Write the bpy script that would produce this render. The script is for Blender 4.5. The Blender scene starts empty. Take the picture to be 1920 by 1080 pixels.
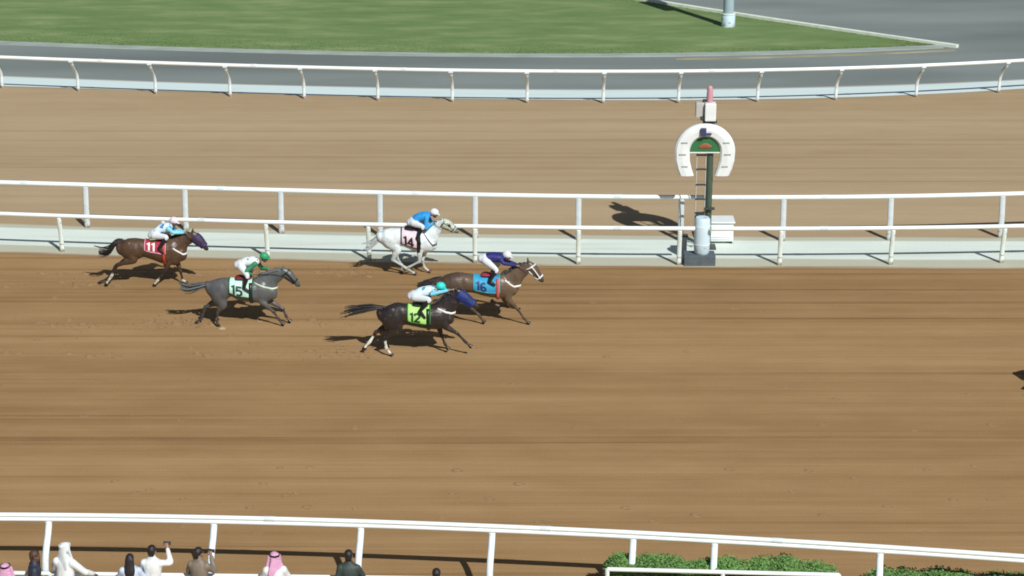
import bpy, bmesh, math, random
import numpy as np
from mathutils import Vector, Matrix

R = math.radians
random.seed(7)
rng = np.random.default_rng(11)
SC = bpy.context.scene
COL = SC.collection

# ------------------------------------------------------------------ camera
cam_d = bpy.data.cameras.new('camera')
cam_d.sensor_width = 36.0
cam_d.lens = 73.78
cam_d.clip_start = 0.5
cam_d.clip_end = 6000
cam = bpy.data.objects.new('camera', cam_d)
cam.location = (0, 0, 20.12)
cam.rotation_euler = (R(71), 0, 0)
COL.objects.link(cam)
SC.camera = cam

# ------------------------------------------------------------------ light
SUN = Vector((0.51, -0.97, 1.0)).normalized()          # direction towards the sun
w = bpy.data.worlds.new('World')
SC.world = w
w.use_nodes = True
nt = w.node_tree
nt.nodes.clear()
sky = nt.nodes.new('ShaderNodeTexSky')
sky.sky_type = 'NISHITA'
sky.sun_disc = False
sky.sun_elevation = math.asin(SUN.z)
sky.sun_rotation = math.atan2(SUN.x, SUN.y)
sky.air_density = 1.0
sky.dust_density = 1.6
bg = nt.nodes.new('ShaderNodeBackground')
bg.inputs['Strength'].default_value = 0.05
wo = nt.nodes.new('ShaderNodeOutputWorld')
nt.links.new(sky.outputs[0], bg.inputs[0])
nt.links.new(bg.outputs[0], wo.inputs[0])
sun_d = bpy.data.lights.new('sun', 'SUN')
sun_d.energy = 5.0
sun_d.angle = R(0.55)
sun_d.color = (1.0, 0.98, 0.945)
sun = bpy.data.objects.new('sun', sun_d)
sun.rotation_euler = SUN.to_track_quat('Z', 'Y').to_euler()
sun.location = (30, -40, 60)
COL.objects.link(sun)
SC.view_settings.view_transform = 'Standard'
SC.view_settings.look = 'None'
SC.view_settings.exposure = -0.25
SC.view_settings.gamma = 1.0
SC.view_settings.use_curve_mapping = False
SC.cycles.max_bounces = 6
SC.cycles.filter_width = 1.8


# ------------------------------------------------------------------ helpers
def lin(c):
    """sRGB 0-255 to linear"""
    return tuple(((v / 255) / 12.92) if v / 255 <= 0.04045 else ((v / 255 + 0.055) / 1.055) ** 2.4 for v in c)


def tag(o, label=None, cat=None, group=None, kind=None):
    if label: o['label'] = label
    if cat: o['category'] = cat
    if group: o['group'] = group
    if kind: o['kind'] = kind
    return o


def empty(name, loc=(0, 0, 0), rz=0.0):
    o = bpy.data.objects.new(name, None)
    o.location = loc
    o.rotation_euler = (0, 0, rz)
    o.empty_display_size = 0.3
    COL.objects.link(o)
    return o


def link(name, me, m=None, parent=None, loc=None):
    o = bpy.data.objects.new(name, me)
    if m is not None and not me.materials:
        me.materials.append(m)
    COL.objects.link(o)
    if parent is not None:
        o.parent = parent
    if loc is not None:
        o.location = loc
    return o


def bm_obj(name, bm, m, parent=None, smooth=True, loc=None):
    me = bpy.data.meshes.new(name)
    bmesh.ops.recalc_face_normals(bm, faces=bm.faces)
    bm.to_mesh(me)
    bm.free()
    if smooth:
        me.polygons.foreach_set('use_smooth', [True] * len(me.polygons))
        me.set_sharp_from_angle(angle=R(55))
    return link(name, me, m, parent, loc)


def py_obj(name, v, f, m, parent=None, smooth=False):
    me = bpy.data.meshes.new(name)
    me.from_pydata(v, [], f)
    me.update()
    if smooth:
        me.polygons.foreach_set('use_smooth', [True] * len(me.polygons))
    return link(name, me, m, parent)


def nodes_of(m):
    m.use_nodes = True
    t = m.node_tree
    return t, t.nodes['Principled BSDF']


def mat(name, col, rough=0.6, var=0.12, scale=6.0, bump=0.0, bscale=40.0, stretch=(1, 1, 1), attr=False, metal=0.0, spec=0.5, sheen=0.0, splash=None):
    """Principled with colour mottling and fine relief; attr takes the colour from the mesh's own colour layer."""
    m = bpy.data.materials.new(name)
    t, b = nodes_of(m)
    N, Lk = t.nodes, t.links
    b.inputs['Roughness'].default_value = rough
    b.inputs['Metallic'].default_value = metal
    b.inputs['Specular IOR Level'].default_value = spec
    if sheen:
        b.inputs['Sheen Weight'].default_value = sheen
    tc = N.new('ShaderNodeTexCoord')
    mp = N.new('ShaderNodeMapping')
    mp.inputs['Scale'].default_value = stretch
    Lk.new(tc.outputs['Object'], mp.inputs[0])
    n = N.new('ShaderNodeTexNoise')
    n.inputs['Scale'].default_value = scale
    n.inputs['Detail'].default_value = 5
    Lk.new(mp.outputs[0], n.inputs['Vector'])
    mr = N.new('ShaderNodeMapRange')
    mr.inputs[1].default_value = 0.3
    mr.inputs[2].default_value = 0.7
    mr.inputs[3].default_value = 1 - var
    mr.inputs[4].default_value = 1 + var
    Lk.new(n.outputs[0], mr.inputs[0])
    mx = N.new('ShaderNodeVectorMath')
    mx.operation = 'SCALE'
    if attr:
        a = N.new('ShaderNodeVertexColor')
        a.layer_name = 'Col'
        Lk.new(a.outputs[0], mx.inputs[0])
    else:
        mx.inputs[0].default_value = col
    Lk.new(mr.outputs[0], mx.inputs['Scale'])
    out = mx.outputs[0]
    if splash:                                                       # sand thrown against the lower part of the thing
        ht, dirt, am, ss = splash
        sp = N.new('ShaderNodeSeparateXYZ')
        Lk.new(tc.outputs['Object'], sp.inputs[0])
        hz = N.new('ShaderNodeMapRange')
        for i_, v_ in ((1, 0.0), (2, ht), (3, am), (4, 0.0)): hz.inputs[i_].default_value = v_
        Lk.new(sp.outputs[2], hz.inputs[0])
        sn = N.new('ShaderNodeTexNoise')
        sn.inputs['Scale'].default_value = ss
        sn.inputs['Detail'].default_value = 6
        Lk.new(tc.outputs['Object'], sn.inputs['Vector'])
        ad = N.new('ShaderNodeMath'); ad.operation = 'ADD'
        Lk.new(hz.outputs[0], ad.inputs[0]); Lk.new(sn.outputs[0], ad.inputs[1])
        th = N.new('ShaderNodeMapRange'); th.interpolation_type = 'SMOOTHSTEP'
        for i_, v_ in ((1, .58), (2, .80), (3, 0.0), (4, .8)): th.inputs[i_].default_value = v_
        Lk.new(ad.outputs[0], th.inputs[0])
        dm = N.new('ShaderNodeMix'); dm.data_type = 'RGBA'
        Lk.new(th.outputs[0], dm.inputs[0]); Lk.new(out, dm.inputs[6]); dm.inputs[7].default_value = (*dirt, 1)
        out = dm.outputs[2]
    Lk.new(out, b.inputs['Base Color'])
    if bump:
        n2 = N.new('ShaderNodeTexNoise')
        n2.inputs['Scale'].default_value = bscale
        n2.inputs['Detail'].default_value = 4
        Lk.new(mp.outputs[0], n2.inputs['Vector'])
        bp = N.new('ShaderNodeBump')
        bp.inputs['Strength'].default_value = bump
        bp.inputs['Distance'].default_value = 0.02
        Lk.new(n2.outputs[0], bp.inputs['Height'])
        Lk.new(bp.outputs[0], b.inputs['Normal'])
    return m


def spot_mat(name, base, spot, scale, thr, rough=0.55):
    """silk printed with scattered patches"""
    m = bpy.data.materials.new(name)
    t, b = nodes_of(m)
    N, Lk = t.nodes, t.links
    b.inputs['Roughness'].default_value = rough
    tc = N.new('ShaderNodeTexCoord')
    vo = N.new('ShaderNodeTexVoronoi')
    vo.inputs['Scale'].default_value = scale
    wn = N.new('ShaderNodeTexNoise')
    wn.inputs['Scale'].default_value = 9
    wv = N.new('ShaderNodeVectorMath')
    wv.operation = 'MULTIPLY_ADD'
    wv.inputs[1].default_value = (.16, .16, .16)
    Lk.new(tc.outputs['Object'], wn.inputs['Vector'])
    Lk.new(wn.outputs['Color'], wv.inputs[0])
    Lk.new(tc.outputs['Object'], wv.inputs[2])
    Lk.new(wv.outputs[0], vo.inputs['Vector'])
    lt = N.new('ShaderNodeMath')
    lt.operation = 'LESS_THAN'
    lt.inputs[1].default_value = thr
    Lk.new(vo.outputs['Distance'], lt.inputs[0])
    mx = N.new('ShaderNodeMix')
    mx.data_type = 'RGBA'
    mx.inputs[6].default_value = (*base, 1)
    mx.inputs[7].default_value = (*spot, 1)
    Lk.new(lt.outputs[0], mx.inputs[0])
    Lk.new(mx.outputs[2], b.inputs['Base Color'])
    return m


def dirt_mat(name, c_dark, c_mid, c_light, yscale=1.0, bump=0.35):
    """harrowed sand: long grooves along the track at several widths, grain and damp patches"""
    m = bpy.data.materials.new(name)
    t, b = nodes_of(m)
    N, Lk = t.nodes, t.links
    b.inputs['Roughness'].default_value = 0.95
    b.inputs['Specular IOR Level'].default_value = 0.15
    tc = N.new('ShaderNodeTexCoord')

    def noise(sx, sy, scale, detail, rot=0.0):
        mp = N.new('ShaderNodeMapping')
        mp.inputs['Scale'].default_value = (sx, sy, 1)
        mp.inputs['Rotation'].default_value = (0, 0, rot)
        Lk.new(tc.outputs['Object'], mp.inputs[0])
        n = N.new('ShaderNodeTexNoise')
        n.inputs['Scale'].default_value = scale
        n.inputs['Detail'].default_value = detail
        n.inputs['Roughness'].default_value = 0.6
        Lk.new(mp.outputs[0], n.inputs['Vector'])
        return n.outputs[0]

    def math_(op, a, v):
        q = N.new('ShaderNodeMath')
        q.operation = op
        for i, s in enumerate((a, v)):
            if isinstance(s, (int, float)): q.inputs[i].default_value = s
            else: Lk.new(s, q.inputs[i])
        return q.outputs[0]
    broad = noise(0.015, 0.30, 1.0 * yscale, 2, 0.045)
    groove = noise(0.035, 2.4, 1.0 * yscale, 5, 0.045)
    fine = noise(0.10, 9.0, 1.3 * yscale, 5, 0.04)
    patch = noise(0.30, 0.8, 1.4, 6)
    grain = noise(1, 1.6, 22, 7)
    s = math_('ADD', math_('MULTIPLY', broad, 0.32), math_('MULTIPLY', groove, 0.22))
    s = math_('ADD', s, math_('MULTIPLY', fine, 0.20))
    s = math_('ADD', s, math_('MULTIPLY', patch, 0.20))
    s = math_('ADD', s, math_('MULTIPLY', grain, 0.20))
    line = noise(0.012, 2.0, 1.1 * yscale, 3, 0.042)
    lm = N.new('ShaderNodeMapRange')
    lm.interpolation_type = 'SMOOTHSTEP'
    for i_, v_ in ((1, .57), (2, .66), (3, 0.0), (4, -.10)): lm.inputs[i_].default_value = v_
    Lk.new(line, lm.inputs[0])
    s = math_('ADD', s, lm.outputs[0])
    cr = N.new('ShaderNodeValToRGB')
    e = cr.color_ramp.elements
    e[0].position, e[0].color = 0.36, (*c_dark, 1)
    e[1].position, e[1].color = 0.66, (*c_light, 1)
    k = e.new(0.50)
    k.color = (*c_mid, 1)
    Lk.new(s, cr.inputs[0])
    Lk.new(cr.outputs[0], b.inputs['Base Color'])
    h = math_('ADD', math_('MULTIPLY', groove, 0.6), math_('ADD', math_('MULTIPLY', fine, 0.5), math_('MULTIPLY', grain, 0.5)))
    bp = N.new('ShaderNodeBump')
    bp.inputs['Strength'].default_value = bump
    bp.inputs['Distance'].default_value = 0.05
    Lk.new(h, bp.inputs['Height'])
    Lk.new(bp.outputs[0], b.inputs['Normal'])
    return m


def strip_mat(name, white, sand, lo, hi, amt, near, far):
    """pale gravel strip with sand blown over both edges (V runs across the strip)"""
    m = bpy.data.materials.new(name)
    t, b = nodes_of(m)
    N, Lk = t.nodes, t.links
    b.inputs['Roughness'].default_value = 0.85
    uv = N.new('ShaderNodeUVMap')
    sp = N.new('ShaderNodeSeparateXYZ')
    Lk.new(uv.outputs[0], sp.inputs[0])
    tc = N.new('ShaderNodeTexCoord')
    mp = N.new('ShaderNodeMapping')
    mp.inputs['Scale'].default_value = (0.12, 1.4, 1)
    Lk.new(tc.outputs['Object'], mp.inputs[0])
    n = N.new('ShaderNodeTexNoise')
    n.inputs['Scale'].default_value = 1.6
    n.inputs['Detail'].default_value = 6
    Lk.new(mp.outputs[0], n.inputs['Vector'])
    g = N.new('ShaderNodeTexNoise')
    g.inputs['Scale'].default_value = 30
    Lk.new(tc.outputs['Object'], g.inputs['Vector'])

    def ramp(stops):
        r = N.new('ShaderNodeValToRGB')
        e = r.color_ramp.elements
        e[0].position, e[0].color = stops[0][0], (stops[0][1],) * 3 + (1,)
        e[1].position, e[1].color = stops[-1][0], (stops[-1][1],) * 3 + (1,)
        for p, v in stops[1:-1]:
            k = e.new(p)
            k.color = (v,) * 3 + (1,)
        return r
    rv = ramp([(0, 1), (lo * .9, 0.85), (lo + 0.04, 0.0), (1 - hi - 0.05, 0.0), (1 - hi, 0.7), (1, 1)])
    Lk.new(sp.outputs[1], rv.inputs[0])
    ad = N.new('ShaderNodeMath')
    ad.operation = 'MULTIPLY_ADD'
    ad.inputs[1].default_value = amt
    Lk.new(n.outputs[0], ad.inputs[0])
    Lk.new(rv.outputs[0], ad.inputs[2])
    rr = ramp([(0.5 * amt, 0), (0.5 * amt + 0.55, 1)])
    Lk.new(ad.outputs[0], rr.inputs[0])
    mx = N.new('ShaderNodeMix')
    mx.data_type = 'RGBA'
    mx.inputs[6].default_value = (*white, 1)
    mx.inputs[7].default_value = (*sand, 1)
    Lk.new(rr.outputs[0], mx.inputs[0])
    last = mx.outputs[2]
    for stops, col in (([(0, 1), (.13, 0)], near), ([(.90, 0), (1, 1)], far)):   # the neighbouring ground spilt over each edge
        re_ = ramp(stops)
        Lk.new(sp.outputs[1], re_.inputs[0])
        a2 = N.new('ShaderNodeMath'); a2.operation = 'MULTIPLY_ADD'; a2.inputs[1].default_value = 1.3
        Lk.new(n.outputs[0], a2.inputs[0]); Lk.new(re_.outputs[0], a2.inputs[2])
        r2 = N.new('ShaderNodeMapRange'); r2.interpolation_type = 'SMOOTHSTEP'
        for i_, v_ in ((1, .95), (2, 1.5), (3, 0.0), (4, 1.0)): r2.inputs[i_].default_value = v_
        Lk.new(a2.outputs[0], r2.inputs[0])
        m2 = N.new('ShaderNodeMix'); m2.data_type = 'RGBA'
        Lk.new(r2.outputs[0], m2.inputs[0]); Lk.new(last, m2.inputs[6]); m2.inputs[7].default_value = (*col, 1)
        last = m2.outputs[2]
    mg = N.new('ShaderNodeMapRange')
    mg.inputs[3].default_value = 0.82
    mg.inputs[4].default_value = 1.12
    Lk.new(g.outputs[0], mg.inputs[0])
    sc = N.new('ShaderNodeVectorMath')
    sc.operation = 'SCALE'
    Lk.new(last, sc.inputs[0])
    Lk.new(mg.outputs[0], sc.inputs['Scale'])
    Lk.new(sc.outputs[0], b.inputs['Base Color'])
    bp = N.new('ShaderNodeBump')
    bp.inputs['Strength'].default_value = 0.3
    bp.inputs['Distance'].default_value = 0.03
    Lk.new(n.outputs[0], bp.inputs['Height'])
    Lk.new(bp.outputs[0], b.inputs['Normal'])
    return m


def catmull(P, n):
    """resample a polyline (list of equal-length tuples) smoothly"""
    P = np.array(P, float)
    if len(P) < 3:
        t = np.linspace(0, 1, n)[:, None]
        return P[0] * (1 - t) + P[-1] * t
    Q = np.vstack([2 * P[0] - P[1], P, 2 * P[-1] - P[-2]])
    out = []
    m = len(P) - 1
    for s in np.linspace(0, m, n):
        i = min(int(s), m - 1)
        f = s - i
        a, b, c, d = Q[i], Q[i + 1], Q[i + 2], Q[i + 3]
        out.append(0.5 * (2 * b + (c - a) * f + (2 * a - 5 * b + 4 * c - d) * f * f + (3 * b - a - 3 * c + d) * f ** 3))
    return np.array(out)


def loft(bm, st, n=10, seg=None, lat=(0, 1, 0), round_ends=True, flat=None):
    """st: rows (x, y, z, ra, rb): ra across the path in its own plane, rb along the lateral axis"""
    S = catmull(st, seg or max(4, 4 * len(st))) if seg != 0 else np.array(st, float)
    if round_ends:
        def cap(i, j):
            c, d = S[i], S[i] - S[j]
            t = d[:3] / (np.linalg.norm(d[:3]) + 1e-9)
            r = min(c[3], c[4])
            rows = []
            for k, s in ((0.45, 0.88), (0.78, 0.6), (0.95, 0.25)):
                q = c.copy()
                q[:3] = c[:3] + t * r * k
                q[3:5] = c[3:5] * s
                rows.append(q)
            return rows
        S = np.vstack([cap(0, 1)[::-1], S, cap(-1, -2)])
    S[:, 3:5] = np.maximum(S[:, 3:5], 0.002)
    lat = Vector(lat)
    rings = []
    for i in range(len(S)):
        a, b = S[max(i - 1, 0)], S[min(i + 1, len(S) - 1)]
        t = Vector(b[:3] - a[:3])
        t = t.normalized() if t.length > 1e-7 else Vector((0, 0, 1))
        if flat is not None: t = Vector(flat)
        l = lat - t * lat.dot(t)
        if l.length < 0.05:
            l = Vector((1, 0, 0)) - t * t.x
        l.normalize()
        u = t.cross(l)
        c = Vector(S[i, :3])
        rings.append([bm.verts.new(c + u * (S[i, 3] * math.cos(q)) + l * (S[i, 4] * math.sin(q))) for q in (2 * math.pi * k / n for k in range(n))])
    for r0, r1 in zip(rings, rings[1:]):
        for k in range(n):
            bm.faces.new((r0[k], r0[(k + 1) % n], r1[(k + 1) % n], r1[k]))
    bm.faces.new(rings[0])
    bm.faces.new(rings[-1][::-1])


def tube(bm, pts, r, n=8, seg=0, round_ends=False, lat=(0, 1, 0)):
    rr = r if hasattr(r, '__len__') else [r] * len(pts)
    loft(bm, [(*p, q, q) for p, q in zip(pts, rr)], n, seg, lat, round_ends)


def ball(bm, c, r, n=10):
    rx, ry, rz = r if hasattr(r, '__len__') else (r, r, r)
    m = Matrix.Translation(c) @ Matrix.Diagonal((rx, ry, rz, 1))
    bmesh.ops.create_uvsphere(bm, u_segments=n, v_segments=max(6, n * 2 // 3), radius=1, matrix=m)


def box(bm, c, s, rz=0.0, bevel=0.0):
    m = Matrix.Translation(c) @ Matrix.Rotation(rz, 4, 'Z') @ Matrix.Diagonal((*s, 1))
    r = bmesh.ops.create_cube(bm, size=1, matrix=m)
    if bevel:
        es = {e for v in r['verts'] for e in v.link_edges}
        bmesh.ops.bevel(bm, geom=list(es), offset=bevel, segments=2, affect='EDGES', profile=0.6)


def remesh(name, bm, voxel, smooth=3, keep=None):
    """fuse overlapping closed lofts into one continuous skin; returns mesh data"""
    me = bpy.data.meshes.new('tmp')
    bmesh.ops.recalc_face_normals(bm, faces=bm.faces)
    bm.to_mesh(me)
    bm.free()
    o = bpy.data.objects.new('tmp', me)
    COL.objects.link(o)
    md = o.modifiers.new('r', 'REMESH')
    md.mode = 'VOXEL'
    md.voxel_size = voxel
    if smooth:
        sm = o.modifiers.new('s', 'SMOOTH')
        sm.factor = 0.5
        sm.iterations = smooth
    dg = bpy.context.evaluated_depsgraph_get()
    res = bpy.data.meshes.new_from_object(o.evaluated_get(dg))
    res.name = name
    bpy.data.objects.remove(o)
    bpy.data.meshes.remove(me)
    res.polygons.foreach_set('use_smooth', [True] * len(res.polygons))
    return res


def paint(me, chains, colour):
    """own colour of every point of a skin: the chain nearest to it and how far along it lies"""
    co = np.empty(len(me.vertices) * 3)
    me.vertices.foreach_get('co', co)
    co = co.reshape(-1, 3)
    best = np.full(len(co), 1e9)
    who = np.zeros(len(co), int)
    par = np.zeros(len(co))
    for ci, (nm, pts) in enumerate(chains):
        pts = np.array(pts, float)
        for i in range(len(pts) - 1):
            a, b = pts[i, :3], pts[i + 1, :3]
            d = b - a
            f = np.clip(((co - a) @ d) / (d @ d + 1e-9), 0, 1)
            q = np.linalg.norm(co - a - f[:, None] * d, axis=1) - (pts[i, 3] * (1 - f) + pts[i + 1, 3] * f)
            k = q < best
            best[k], who[k], par[k] = q[k], ci, (i + f)[k]
    cols = np.ones((len(co), 4))
    for ci, (nm, _) in enumerate(chains):
        k = np.where(who == ci)[0]
        if len(k):
            cols[k, :3] = colour(nm, par[k], co[k])
    a = me.color_attributes.new('Col', 'FLOAT_COLOR', 'POINT')
    a.data.foreach_set('color', cols.ravel())


# ------------------------------------------------------------------ lines of the track (world metres, y as a function of x)
CURVES = {'grass': ([5.5965e-05, 0.005105, -0.023508, 89.737], -22.9, 18.4), 'far_top': ([4.0248e-05, 0.004476, -0.032518, 83.324], -21.3, 21.2), 'far_bottom': ([0.00010336, 0.0046894, -0.055358, 81.413], -20.9, 20.8), 'mid_top': ([0.0015582, -0.04407, 63.783], -16.6, 16.3), 'mid_bottom': ([0.0015568, -0.048618, 60.509], -15.8, 15.5), 'rail_far': ([6.8874e-05, 0.0051159, -0.041975, 80.379], -20.6, 20.4), 'rail_upper': ([8.1286e-05, 0.0031536, -0.059142, 63.257], -16.4, 16.1), 'rail_lower': ([3.3023e-05, 0.0029761, -0.047946, 60.62], -15.8, 15.5), 'rail_near': ([2.5216e-05, -0.0036817, -0.097658, 39.209], -10.7, 10.2), 'kerb': ([0.0047184, -0.91945, 107.15], -8.0, 19.4)}


def cy(k, x):
    c, a, b = CURVES[k]
    q = min(max(x, a), b)
    s = float(np.polyval(np.polyder(np.array(c)), q))
    return float(np.polyval(c, q)) + s * (x - q)


def sheet(name, lo, hi, x0, x1, z, m, step=1.0, rows=1, kind='structure'):
    """ground sheet between two lines; lo, hi are line names or numbers; UV V runs across"""
    f = lambda k, x: cy(k, x) if isinstance(k, str) else k
    xs = np.linspace(x0, x1, int((x1 - x0) / step) + 1)
    v, uvs, fc = [], [], []
    for x in xs:
        a, b = f(lo, x), f(hi, x)
        for j in range(rows + 1):
            t = j / rows
            v.append((x, a * (1 - t) + b * t, z))
            uvs.append((x, t))
    r = rows + 1
    for i in range(len(xs) - 1):
        for j in range(rows):
            fc.append((i * r + j, (i + 1) * r + j, (i + 1) * r + j + 1, i * r + j + 1))
    o = py_obj(name, v, fc, m)
    ul = o.data.uv_layers.new(name='UVMap')
    for lp in o.data.loops:
        ul.data[lp.index].uv = uvs[lp.vertex_index]
    return tag(o, kind=kind)


# ------------------------------------------------------------------ materials
M = {}
M['dirt'] = dirt_mat('track_sand', (.192, .113, .047), (.296, .181, .080), (.395, .255, .124))
M['dirt_inner'] = dirt_mat('inner_track_sand', (.318, .230, .128), (.390, .292, .174), (.458, .352, .220), 0.8, 0.25)
M['earth'] = mat('bare_earth', (.25, .19, .12), 0.95, 0.2, 0.4, 0.3, 5)
M['strip_mid'] = strip_mat('pale_gravel', (.72, .82, .755), (.50, .51, .40), 0.27, 0.13, 0.9, (.33, .21, .11), (.40, .30, .19))
M['strip_far'] = strip_mat('pale_gravel_far', (.66, .80, .80), (.46, .47, .42), 0.05, 0.08, 0.5, (.40, .30, .19), (.30, .31, .29))
M['asphalt'] = mat('worn_asphalt', (.195, .232, .225), 0.9, 0.26, 0.22, 0.25, 60, (0.25, 1, 1))
M['concrete'] = mat('pale_concrete', (.34, .40, .37), 0.9, 0.18, 3, 0.2, 30, (0.2, 1, 1))
M['kerb'] = mat('white_kerb_paint', (.72, .80, .70), 0.7, 0.1, 3)
M['yellow'] = mat('faded_yellow_paint', (.36, .33, .20), 0.8, 0.3, 2, stretch=(0.3, 1, 1))
M['rail'] = mat('white_rail_plastic', (.84, .91, .91), 0.35, 0.05, 1.5)
M['post'] = mat('off_white_post', (.55, .60, .62), 0.45, 0.08, 4, splash=(.5, (.30, .195, .10), .22, 9))
M['post_low'] = mat('white_low_post', (.74, .84, .80), 0.45, 0.06, 4, splash=(.45, (.30, .195, .10), .2, 9))
M['post_far'] = mat('off_white_far_post', (.72, .82, .86), 0.45, 0.08, 4, splash=(.4, (.30, .195, .10), .15, 9))
M['joint'] = mat('joint_sleeve_plastic', (.66, .73, .74), 0.5, 0.08, 6)
M['band'] = mat('plain_grey', (.36, .41, .42), 0.6, 0.1, 8)  # plain grey; on the far posts it colours in the neck's shade
M['navy'] = mat('navy_plastic', (.045, .055, .16), 0.5, 0.1, 8)
M['dark'] = mat('dark_metal', (.05, .06, .06), 0.5, 0.1, 8)
M['white'] = mat('white_enamel', (.80, .86, .86), 0.4, 0.05, 3)
M['offwhite'] = mat('grey_white_panel', (.50, .50, .48), 0.5, 0.06, 3)
M['padblue'] = mat('pale_blue_padding', (.60, .77, .87), 0.5, 0.06, 3, splash=(.8, (.30, .195, .10), .12, 6))
M['steel'] = mat('blue_grey_steel', (.34, .46, .52), 0.45, 0.08, 3)
M['plinth'] = mat('slate_concrete', (.085, .115, .135), 0.85, 0.12, 6, 0.2, 40, splash=(.35, (.16, .14, .11), .12, 8))
M['green'] = mat('green_enamel', (.035, .17, .065), 0.45, 0.08, 4)
M['poleg'] = mat('dark_green_pole', (.06, .10, .07), 0.5, 0.1, 4)
M['emblem'] = mat('rust_red_emblem', (.30, .10, .05), 0.5, 0.1, 8)
M['pink'] = mat('faded_pink_plastic', (.58, .30, .36), 0.5, 0.08, 5)
M['skin'] = mat('skin', (.30, .17, .11), 0.55, 0.06, 20)
M['skin_dark'] = mat('brown_skin', (.14, .075, .048), 0.55, 0.06, 20)
M['hair'] = mat('black_hair', (.018, .016, .018), 0.5, 0.2, 60, 0.3, 90)
M['coat'] = mat('horse_coat', (1, 1, 1), 0.38, 0.16, 5, 0.10, 110, attr=True, spec=0.5, splash=(.85, (.20, .13, .07), .13, 16))
M['mane_dark'] = mat('dark_horsehair', (.016, .014, .014), 0.5, 0.25, 40, 0.3, 60, (1, 1, 4))
M['mane_grey'] = mat('grey_horsehair', (.10, .11, .115), 0.55, 0.25, 40, 0.3, 60)
M['mane_white'] = mat('white_horsehair', (.48, .54, .54), 0.55, 0.2, 40, 0.3, 60)
M['black'] = mat('black_leather', (.014, .014, .018), 0.35, 0.1, 20)
M['eye'] = mat('dark_eye', (.01, .008, .008), 0.1, 0.0)
M['breeches'] = mat('white_breeches', (.66, .71, .76), 0.6, 0.06, 12, 0.15, 30)
M['strap_white'] = mat('white_strap', (.80, .82, .80), 0.5, 0.05, 20)
M['phone'] = mat('dark_phone', (.02, .02, .025), 0.2, 0.05, 20)
M['leaf'] = mat('hedge_leaf', (.135, .275, .070), 0.6, 0.2, 1.6)
M['twig'] = mat('hedge_twig', (.05, .04, .025), 0.8, 0.2, 9)
M['print'] = mat('churned_sand', (.285, .178, .088), 0.95, 0.15, 9)
M['clod'] = mat('sand_clod', (.20, .145, .072), 0.95, 0.2, 9)


def fabric(name, c, rough=0.6):
    if name not in M:
        M[name] = mat(name, c, rough, 0.14, 9, 0.5, 16, (1, 1, .5))
    return M[name]


def grass_mat():
    m = bpy.data.materials.new('mown_grass')
    t, b = nodes_of(m)
    N, Lk = t.nodes, t.links
    b.inputs['Roughness'].default_value = 0.85
    b.inputs['Specular IOR Level'].default_value = 0.2
    tc = N.new('ShaderNodeTexCoord')
    mp = N.new('ShaderNodeMapping')
    mp.inputs['Scale'].default_value = (0.16, 0.55, 1)
    mp.inputs['Rotation'].default_value = (0, 0, R(-24))
    Lk.new(tc.outputs['Object'], mp.inputs[0])
    n = N.new('ShaderNodeTexNoise')
    n.inputs['Scale'].default_value = 1.6
    n.inputs['Detail'].default_value = 7
    n.inputs['Roughness'].default_value = 0.65
    Lk.new(mp.outputs[0], n.inputs['Vector'])
    cr = N.new('ShaderNodeValToRGB')
    e = cr.color_ramp.elements
    e[0].position, e[0].color = 0.30, (.124, .205, .072, 1)
    e[1].position, e[1].color = 0.72, (.270, .335, .155, 1)
    k = e.new(0.5)
    k.color = (.164, .250, .094, 1)
    Lk.new(n.outputs[0], cr.inputs[0])
    Lk.new(cr.outputs[0], b.inputs['Base Color'])
    return m


M['grass'] = grass_mat()

# ------------------------------------------------------------------ the ground
tag(py_obj('ground', [(-3000, -500, -.03), (3000, -500, -.03), (3000, 5000, -.03), (-3000, 5000, -.03)], [(0, 1, 2, 3)], M['earth']), kind='structure')
sheet('main_track', 38.5 - 26, 'mid_bottom', -70, 70, 0.0, M['dirt'])
sheet('median_strip', 'mid_bottom', 'mid_top', -70, 70, 0.004, M['strip_mid'], rows=4)
sheet('inner_track', 'mid_top', 'far_bottom', -70, 70, 0.0, M['dirt_inner'])
sheet('far_strip', 'far_bottom', 'far_top', -70, 70, 0.004, M['strip_far'], rows=4)
sheet('asphalt_path', 'far_top', 420.0, -120, 120, 0.0, M['asphalt'])

# the tongue of lawn between the path and the kerb
TIPX = 18.75
v, fc = [], []
xs = np.concatenate([np.linspace(-60, -12, 25), np.linspace(-11.5, TIPX, 70)])
for x in xs:
    a, b = cy('grass', x), cy('kerb', x)
    b = max(b, a + 0.02)
    for j in range(9):
        t = j / 8
        v.append((x, a * (1 - t) + b * t, 0.012 + 0.05 * math.sin(math.pi * t) * min(1, (b - a) / 4)))
for i in range(len(xs) - 1):
    for j in range(8):
        fc.append((i * 9 + j, (i + 1) * 9 + j, (i + 1) * 9 + j + 1, i * 9 + j + 1))
tag(py_obj('lawn', v, fc, M['grass'], smooth=True), kind='structure')

# short blades standing on it
bv, bf = [], []
nb = 60000
gx = rng.uniform(-25, TIPX, nb)
for x in gx:
    a, b = cy('grass', x) + .05, cy('kerb', x) - .05
    if b - a < 0.1: continue
    y = rng.uniform(a, min(b, 117))
    h = rng.uniform(.0, .02)
    an = rng.uniform(0, math.pi)
    dx, dy = .03 * math.cos(an), .03 * math.sin(an)
    lx, ly = rng.normal(0, .09), rng.normal(0, .09)
    k = len(bv)
    bv += [(x - dx, y - dy, .01), (x + dx, y + dy, .01), (x + lx, y + ly, .03 + h)]
    bf.append((k, k + 1, k + 2))
tag(py_obj('grass', bv, bf, M['grass']), label='short mown green grass on the tongue of lawn', cat='grass', kind='stuff')


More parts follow.
